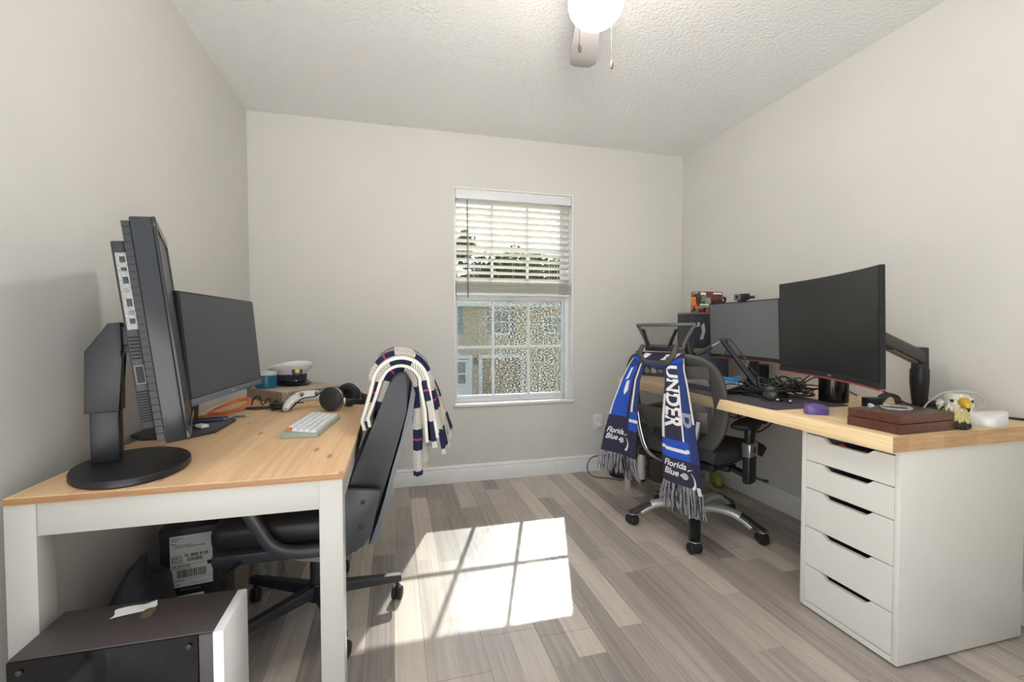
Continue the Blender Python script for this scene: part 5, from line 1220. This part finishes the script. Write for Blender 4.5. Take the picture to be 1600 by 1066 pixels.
f = MB(); f.tube([J2+Vector((.0, .0, -.02)), J2+Vector((.02, -.04, -.07)), J2+Vector((.08, -.03, -.075)), J2+Vector((.13, .0, -.02)), J1+Vector((.01, -.01, -.07)), J1+Vector((.02, -.012, .004)), J0+(J1-J0)*.75+Vector((.02, -.02, .02)), J0+(J1-J0)*.35+Vector((.015, -.02, .01)), J0+Vector((.06, -.03, -.01))], .0028, 8); part('microphone_lead', f, m_cable, bm_, True)
mk = thing('microphone', 'round grey mesh microphone head lying among the cables on the desk mat', 'microphone', (1.675, 1.715, MZ), RAD(200))
f = MB(); Q = Matrix.Translation((0, 0, .033)) @ Matrix.Rotation(RAD(78), 4, 'Y'); f.lathe([(0, -.012), (.026, -.010), (.031, -.004), (.032, .004), (.028, .012), (.016, .018), (0, .020)], 32, Q); part('grille', f, plain('mesh_grille', (98, 98, 94), .5, metal=.4, var=.3, vscale=900), mk)
f = MB(); f.lathe([(.0315, -.005), (.034, -.003), (.034, .003), (.0315, .005)], 32, Q); part('rim', f, m_dark, mk)
for i, (x, y, lb) in enumerate(((1.672, 1.672, 'small silver ball adapter on the desk mat left of the other'), (1.690, 1.622, 'small silver ball adapter on the desk mat nearest its front edge'))):
    t = thing('plug_adapter', lb, 'adapter', (x, y, MZ), i*1.1); f = MB(); f.ball((0, 0, .0085), .0085, 18, 12); part('ball', f, m_chrome, t)
    f = MB(); f.cyl((.008, 0, .009), (.034, 0, .006), .006, .005, n=12); part('sleeve', f, m_cable, t)
random.seed(21)
for j in range(9):
    cx_, cy_ = random.uniform(1.74, 1.88), random.uniform(1.72, 1.90); R1, R2 = random.uniform(.07, .13), random.uniform(.05, .10); ph = random.uniform(0, 6); pts = []
    for i in range(26):
        a = ph+i*.62; s = 1+.25*sin(i*1.3+j); x, y = cx_+R1*s*cos(a), cy_+R2*s*sin(a)
        pts.append((min(max(x, 1.62), 2.03), min(max(y, 1.66), 2.06), MZ+.004+.0060*j+(.020+.004*j)*max(0, sin(i*.9+j))**2+.002*(i % 3)))
    cable('black_cable', pts, random.choice((.0026, .0034, .004)), m_cable, 'black cable in the tangled heap on the butcher-block desk', group='tangled cables on the butcher-block desk', k=4)
cable('white_cable', [(1.915, 2.13, .90), (1.905, 2.11, .83), (1.87, 2.06, MZ+.06), (1.82, 1.98, MZ+.058), (1.76, 1.90, MZ+.062), (1.72, 1.84, MZ+.07)], .0026, plain('grey_cable', (170, 170, 166), .45), 'thin pale cable hanging below the farther curved monitor')
cable('wall_cable', [(2.195, 1.72, TZ+.004), (2.20, 1.85, .80), (2.195, 1.98, .86), (2.15, 2.08, .90), (2.06, 2.12, .94)], .0032, m_cable, 'black cable running up behind the farther curved monitor')
cable('desk_cable', [(1.62, 1.30, .93), (1.80, 1.34, .86), (1.98, 1.34, TZ+.03), (2.09, 1.30, TZ+.006), (2.16, 1.20, TZ+.005), (2.20, 1.10, TZ+.005)], .0042, m_cable, 'black cable hanging from the large curved monitor to the wall side')
gd = thing('headset_clip', 'small black block with a curved black band on the desk right of the black cup', 'gadget', (1.965, 1.475, TZ), RAD(-12))
f = MB(); f.bx(-.03, .03, -.022, .022, 0, .040, bev=.004); part('block', f, m_black, gd)
f = MB(); f.tube([(.03, 0, .022), (.055, .004, .045), (.085, .006, .052), (.110, .004, .040), (.118, 0, .015), (.112, -.004, .004)], 1, 10, sq=(.006, .020, .6)); part('band', f, m_dark, gd)

# boxes stacked in the far corner, small things on them, loudspeaker
def artbox():
    m, nt, b = _new('printed_game_box'); k = NB(nt); v = k.coords('Object', (34, 34, 34)); vo = k.n('ShaderNodeTexVoronoi', distance='CHEBYCHEV'); vo.inputs['Scale'].default_value = 1.0; k.l(v, vo.inputs['Vector'])
    s = k.n('ShaderNodeSeparateColor'); k.l(vo.outputs['Color'], s.inputs[0])
    col = k.ramp(s.outputs[0], [(.0, lin((38, 30, 30))), (.25, lin((70, 56, 50))), (.42, lin((196, 96, 44))), (.55, lin((90, 120, 84))), (.7, lin((150, 150, 146))), (.85, lin((120, 44, 40))), (1.0, lin((52, 46, 48)))])
    k.l(col, b.inputs['Base Color']); b.inputs['Roughness'].default_value = .35; return m
m_art = artbox(); m_dbox = plain('dark_carton', (44, 46, 56), .5, var=.3, vscale=20); m_bluebox = plain('slate_box', (76, 84, 104), .5, var=.06)
t = thing('storage_box', 'slate-blue box at the bottom of the stack in the far corner of the butcher-block desk', 'box', (1.985, 2.62, TZ)); f = MB(); f.bx(1.875, 2.125, 2.52, 2.74, TZ, .925, bev=.003); part('box_body', f, m_bluebox, t, True)
f = MB(); f.bx(1.873, 2.127, 2.518, 2.742, .9255, .955, bev=.003); part('lid', f, plain('brown_lid', (122, 104, 88), .6), t, True)
t = thing('storage_box', 'dark printed carton in the middle of the stack in the far corner', 'box', (1.985, 2.60, .9555)); f = MB(); f.bx(1.862, 2.120, 2.525, 2.70, .9555, 1.186, bev=.002); part('box_body', f, m_dbox, t, True)
f = MB(); f.prism([(-.020, -.06), (.008, -.055), (.022, .0), (.012, .05), (-.01, .03), (-.002, -.01)], .0008, frame((1.925, 2.5248, 1.07), (0, -1, 0))); f.prism([(-.03, .02), (-.008, .03), (-.012, .055), (-.028, .05)], .0008, frame((1.915, 2.5248, 1.07), (0, -1, 0))); part('printed_figure', f, plain('pale_print', (168, 172, 178), .5), t, True)
f = MB(); f.bx(1.861, 2.121, 2.5242, 2.701, 1.176, 1.1865, bev=.001); part('lid_edge', f, m_grey, t, True)
t = thing('storage_box', 'small colourful printed box on top of the stack in the far corner', 'box', (1.972, 2.55, 1.187)); f = MB(); f.bx(1.874, 2.072, 2.52, 2.575, 1.187, 1.320, bev=.0015); part('box_body', f, m_art, t, True)
f = MB(); f.bx(2.000, 2.066, 2.5192, 2.521, 1.303, 1.314); f.bx(1.905, 1.945, 2.5192, 2.521, 1.298, 1.314); f.bx(1.905, 1.975, 2.5192, 2.521, 1.232, 1.240); part('printed_strip', f, m_paper, t, True)
f = MB(); f.bx(1.8732, 1.875, 2.524, 2.571, 1.235, 1.285); part('side_print', f, plain('flame_print', (226, 132, 60), .5, var=.3, vscale=60), t, True)
t = thing('toy', 'small black and white toy standing right of the colourful box', 'toy', (2.102, 2.56, 1.1865))
f = MB(); f.lathe([(0, 0), (.020, 0), (.024, .02), (.020, .05), (.010, .062), (0, .064)], 20); part('body', f, m_white, t)
f = MB(); f.ball((0, 0, .085), (.030, .028, .022), 20, 12); part('head', f, m_black, t)
f = MB(); f.ball((-.012, -.022, .082), (.008, .005, .010), 10, 8); f.ball((.014, -.021, .082), (.008, .005, .010), 10, 8); part('eye_patch', f, m_white, t)
t = thing('webcam', 'black webcam with a grey face clipped on top of the farther curved monitor', 'webcam', (1.95, 2.205, 1.241))
f = MB(); f.bx(1.925, 1.965, 2.165, 2.250, 1.246, 1.282, bev=.006); part('body', f, m_black, t, True)
f = MB(); f.bx(1.9225, 1.9262, 2.195, 2.245, 1.250, 1.278, bev=.001); fc = part('face', f, m_grey, t, True)
f = MB(); f.cyl((1.923, 2.220, 1.264), (1.9205, 2.220, 1.264), .009, n=18); part('lens', f, m_eye, fc, True)
f = MB(); f.bx(1.928, 1.962, 2.185, 2.225, 1.2385, 1.247, bev=.002); f.bx(1.958, 1.966, 2.13, 2.166, 1.252, 1.268, bev=.003); part('clip', f, m_dark, t, True)
t = thing('loudspeaker', 'small black desktop loudspeaker below the farther curved monitor', 'speaker', (2.165, 2.315, TZ)); f = MB(); f.bx(2.12, 2.205, 2.27, 2.36, TZ, .862, bev=.005); part('cabinet', f, m_black, t, True)
f = MB(); f.lathe([(0, .002), (.012, .006), (.030, .001), (.034, .003), (.034, 0)], 28, Matrix.Translation((2.12, 2.315, .80)) @ Matrix.Rotation(-pi/2, 4, 'Y')); part('cone', f, m_dark, t, True)

# ------------------------------------------------------------------ under and around the butcher-block desk
tb = thing('waste_bin', 'black round waste bin with a white liner standing by the back wall', 'bin', (1.625, 3.015, 0))
f = MB(); f.lathe([(0, 0), (.092, 0), (.097, .006), (.112, .372), (.114, .378), (.110, .378), (.108, .370), (.094, .012), (0, .010)], 40); part('bin_body', f, m_black, tb)
def liner(u, v):
    a = 2*pi*u; k = 1+.05*sin(7*a)+.03*sin(13*a+1); r = [.106, .112, .121, .119, .110, .07, .0][int(round(v*6))]; z = [.33, .372, .355, .385, .405, .415, .41][int(round(v*6))]
    return (r*k*cos(a), r*k*sin(a), z+.006*sin(5*a+v*3))
f = MB(); f.sheet(liner, 48, 6); part('bin_liner', f, plain('white_liner', (222, 222, 226), .55), tb, sharp=60)
sb2 = thing('step_bin', 'tall brown-grey step bin with a domed lid seen behind the scarf', 'bin', (1.862, 2.815, 0))
m_bin = plain('brown_grey_metal', (96, 88, 82), .35, metal=.3, var=.05)
f = MB(); f.lathe([(0, .018), (.130, .018), (.132, .022), (.132, .455), (0, .455)], 48); part('bin_body', f, m_bin, sb2)
f = MB(); f.lathe([(0, 0), (.134, 0), (.136, .004), (.136, .016), (.132, .0178), (0, .0178)], 48); part('base_ring', f, plain('pale_ring', (150, 146, 138), .4), sb2)
f = MB(); f.lathe([(.134, .456), (.136, .460), (.135, .482), (.118, .520), (.085, .548), (.045, .561), (0, .564)], 48); part('lid', f, m_dark, sb2)
f = MB(); f.bx(-.030, .030, -.165, -.128, .006, .016, bev=.003); part('pedal', f, m_black, sb2)
t = thing('bottle', 'white bottle with a dark base on the floor beside the black waste bin', 'bottle', (1.693, 2.868, 0)); f = MB(); f.lathe([(0, .014), (.026, .014), (.026, .16), (.02, .18), (.011, .19), (.011, .205), (0, .206)], 28); part('bottle_body', f, m_white, t)
f = MB(); f.lathe([(0, 0), (.0255, 0), (.027, .003), (.027, .0138), (0, .0138)], 28); part('base_cap', f, m_dark, t)
f = MB(); f.bx(-.055, .055, -.02, .02, 0, .085, bev=.012, seg=3); t = single('food_packet', f, plain('lime_packet', (170, 176, 92), .5, var=.1), 'lime green packet on the floor behind the mesh chair', 'packet', (2.140, 2.640, 0), RAD(70))
f = MB(); f.bx(-.056, .056, -.0205, .0205, .005, .022, bev=.004); part('green_band', f, plain('green_band', (64, 140, 84), .5), t)
pc_ = thing('power_cord', 'white cord plugged into the wall outlet beside the black waste bin', 'cord', (1.500, YB-.010, .350))
f = MB(); f.bx(1.486, 1.514, YB-.034, YB-.009, .338, .362, bev=.005); part('plug', f, m_white, pc_, True)
f = MB(); f.tube([(1.500, YB-.034, .350), (1.512, YB-.046, .346), (1.56, YB-.040, .312), (1.64, YB-.030, .25), (1.78, YB-.030, .12), (1.90, YB-.040, .02), (2.05, YB-.05, .006), (2.15, YB-.05, .006)], .003, 8); part('cord', f, m_wcable, pc_, True)
cable('floor_cord', [(1.56, 2.895, .0035), (1.48, 2.97, .0035), (1.40, 3.02, .0035), (1.372, 3.06, .03), (1.385, 3.10, .075), (1.43, 3.125, .112), (1.50, 3.135, .122), (1.60, 3.14, .115), (1.72, 3.14, .10), (1.80, 3.13, .004), (1.95, 3.10, .004)], .0035, m_cable, 'black cord looping on the floor by the baseboard left of the black bin', cat='cord')
for pts, lb in (([(2.19, 2.76, .66), (2.195, 2.68, .525), (2.195, 2.60, .490), (2.195, 2.52, .492), (2.195, 2.42, .56), (2.19, 2.36, .66)], 'black cable drooping highest under the butcher-block desk'),
                ([(2.19, 2.60, .66), (2.20, 2.50, .49), (2.20, 2.38, .43), (2.20, 2.28, .475), (2.20, 2.20, .565), (2.19, 2.14, .68)], 'black cable looping lower under the butcher-block desk behind the armrest'),
                ([(2.195, 2.95, .30), (2.20, 2.75, .275), (2.20, 2.55, .32), (2.20, 2.42, .38), (2.20, 2.30, .52), (2.19, 2.22, .66)], 'black cable hanging lowest along the right wall under the desk')):
    cable('hanging_cable', pts, .0042, m_cable, lb)
# ------------------------------------------------------------------ outside the window: the house across, trees, lawn
GZ = -2.8
m_grass = plain('lawn', (128, 142, 84), .9, var=.25, vscale=3); m_stucco = plain('beige_stucco', (178, 165, 146), .85, var=.06, vscale=6, bump=.3, bscale=30); m_trim = plain('white_trim', (214, 218, 224), .5, var=.02)
m_gar = plain('tan_garage_door', (138, 120, 94), .6, var=.05, vscale=8); m_blueS = plain('blue_grey_shutter', (112, 134, 154), .6, var=.05); m_dglass = plain('house_window_glass', (84, 94, 108), .12, var=.3, vscale=2); m_roof = plain('brown_shingles', (120, 106, 94), .9, var=.2, vscale=8, bump=.4, bscale=14)
f = MB(); f.bx(-60, 80, 4.2, 90, GZ-.2, GZ); f.bx(2.2, 9.5, 17, 24.9, GZ, GZ+.03, mi=1)
g_ = struct('ground', f, [m_grass, plain('concrete_drive', (176, 172, 164), .9, var=.06, vscale=4)])
hs_ = thing('house', 'beige stucco two-storey house with white trim seen through the window', 'house', (7, 25, GZ))
f = MB(); f.bx(-6, 22, 25, 34, GZ, 2.45); part('wall', f, m_stucco, hs_, True)
f = MB(); f.raw([(-6.6, 24.4, 2.42), (22.6, 24.4, 2.42), (22.6, 34.6, 2.42), (-6.6, 34.6, 2.42), (-2, 29.5, 4.3), (18, 29.5, 4.3)], [(3, 2, 1, 0), (0, 1, 5, 4), (2, 3, 4, 5), (1, 2, 5), (3, 0, 4)]); rf = part('roof', f, m_roof, hs_, True)
f = MB(); f.bx(-6.6, 22.6, 24.36, 24.42, 2.26, 2.46); f.bx(-6.4, 22.4, 24.42, 25, 2.38, 2.42); part('eave', f, m_trim, rf, True)
def hwin(x0, x1, z0, z1, name='window', bars=1):
    f = MB()
    for a in ((x0-.1, x0, z0-.1, z1+.1), (x1, x1+.1, z0-.1, z1+.1), (x0, x1, z1, z1+.1), (x0, x1, z0-.14, z0)): f.bx(a[0], a[1], 24.92, 25.0, a[2], a[3])
    f.bx(x0, x1, 24.93, 24.99, (z0+z1)/2-.03, (z0+z1)/2+.03)
    for k in range(bars): xm = x0+(x1-x0)*(k+1)/(bars+1); f.bx(xm-.02, xm+.02, 24.94, 24.99, z0, z1)
    w_ = part(name, f, m_trim, hs_, True); f = MB(); f.bx(x0, x1, 24.96, 25.005, z0, z1); part('pane', f, m_dglass, w_, True)
hwin(5.46, 6.28, .82, 2.0); hwin(8.42, 9.50, .87, 1.66); hwin(1.4, 2.4, .82, 2.0); hwin(12, 13.2, .82, 2.0)
for x0, x1 in ((3.40, 3.68), (5.10, 5.36), (6.40, 6.62), (.9, 1.2)):
    f = MB(); f.bx(x0, x1, 24.94, 25, .74, 2.24)
    for i in range(14): f.bx(x0+.04, x1-.04, 24.92, 24.95, .8+.1*i, .86+.1*i)
    part('shutter', f, m_blueS, hs_, True)
f = MB(); f.bx(3.05, 3.25, 24.9, 25, GZ, -.46); f.bx(4.0, 4.18, 24.9, 25, GZ, -.46); f.bx(3.05, 4.18, 24.88, 25, -.62, -.42); f.bx(3.25, 4.0, 24.93, 24.99, GZ+.1, -2.0)
for a in ((3.25, 3.36, -2.0, -.68), (3.82, 4.0, -2.0, -.68), (3.36, 3.82, -.80, -.68), (3.36, 3.82, -1.5, -1.42)): f.bx(a[0], a[1], 24.93, 24.99, a[2], a[3])
dr_ = part('entry_door', f, m_trim, hs_, True); f = MB(); f.bx(3.25, 4.0, 24.97, 25.003, GZ+.1, -.62); part('pane', f, m_dglass, dr_, True)
f = MB(); f.bx(4.56, 4.76, 24.88, 25, GZ, -.42); f.bx(6.98, 7.16, 24.88, 25, GZ, -.42); f.bx(4.76, 6.98, 24.88, 25, -.62, -.42); f.prism([(-.14, -.25), (.14, -.25), (.19, .10), (-.19, .10)], .14, frame((5.85, 25, -.45), (0, -1, 0))); gt = part('garage_frame', f, m_trim, hs_, True)
f = MB(); f.bx(4.76, 6.98, 24.96, 25.01, GZ, -.62)
for i in range(4): f.bx(4.78, 6.96, 24.94, 24.97, GZ+.03+.54*i, GZ+.52+.54*i)
part('garage_door', f, m_gar, gt, True)
f = MB(); f.bx(4.32, 4.46, 24.86, 25, -.95, -.58); part('porch_lamp', f, m_dark, hs_, True)
m_leaf = [plain('leaf_green', (84, 100, 52), .7, var=.3, vscale=1.5), plain('leaf_dark', (54, 68, 40), .7, var=.3, vscale=1.5)]
m_bark = plain('bark', (96, 82, 68), .9, var=.25, vscale=8, bump=.5, bscale=12)
def tree(x, y, h, r, n, label, seed, z0=GZ):
    random.seed(seed); t = thing('tree', label, 'tree', (x, y, z0), group=None); f = MB(); f.tube([(0, 0, 0), (.15, .1, h*.3), (-.1, 0, h*.6), (0, 0, h*.85)], lambda q: .28*(1-.75*q), 10)
    for i in range(5): a = i*1.3; f.tube([(0, 0, h*(.4+.06*i)), (r*.35*cos(a), r*.35*sin(a), h*(.55+.06*i)), (r*.7*cos(a), r*.7*sin(a), h*(.62+.06*i))], lambda q: .10*(1-.8*q), 6)
    part('trunk', f, m_bark, t); V = []; F = []; f = MB(); cl = []
    for i in range(34): a = random.uniform(0, 2*pi); q = random.random()**.5; cl.append(Vector((r*.75*q*cos(a), r*.75*q*sin(a), h*random.uniform(.32, .95))))
    for i in range(n):
        c = random.choice(cl); d = Vector((random.gauss(0, 1), random.gauss(0, 1), random.gauss(0, .8))).normalized()*(r*.36*random.random()**.4); p = c+d; s = random.uniform(.2, .42)
        u = Vector((random.gauss(0, 1), random.gauss(0, 1), random.gauss(0, 1))).normalized(); v = u.orthogonal().normalized(); b = len(V)
        V += [p-u*s, p+v*s*.5, p+u*s, p-v*s*.5]; F.append((b, b+1, b+2, b+3))
    vs, fs = f.raw(V, F)
    for i, q in enumerate(fs): q.material_index = (i*7 % 3) % 2
    part('foliage', f, m_leaf, t, smooth=False)
for x, y, h, r, n, sd, lb in ((3.0, 41, 12.0, 4.2, 6500, 4, 'tall leafy tree at the far left behind the house across'), (10.8, 42, 9.4, 4.2, 6500, 1, 'leafy tree behind the roof, left of the middle of the window'), (17.6, 41, 8.8, 4.0, 6500, 2, 'lower leafy tree behind the roof right of the middle of the window'),
                              (24.6, 42, 10.8, 3.6, 5500, 3, 'leafy tree behind the roof at the right edge of the window')):
    tree(x, y, h+1.5, r, n, lb, sd)
f = MB(); random.seed(8); V = []; F = []
for i in range(700):
    p = Vector((random.gauss(0, .5), random.gauss(0, .3), abs(random.gauss(.2, .18)))); s = random.uniform(.05, .1); u = Vector((random.gauss(0, 1), random.gauss(0, 1), random.gauss(0, 1))).normalized(); v = u.orthogonal().normalized(); b = len(V); V += [p-u*s, p+v*s*.5, p+u*s, p-v*s*.5]; F.append((b, b+1, b+2, b+3))
f.raw(V, F); single('bush', f, plain('bush_green', (140, 152, 72), .7, var=.25), 'low yellow-green bush at the foot of the house across', 'bush', (9.2, 23.2, GZ), smooth=False)
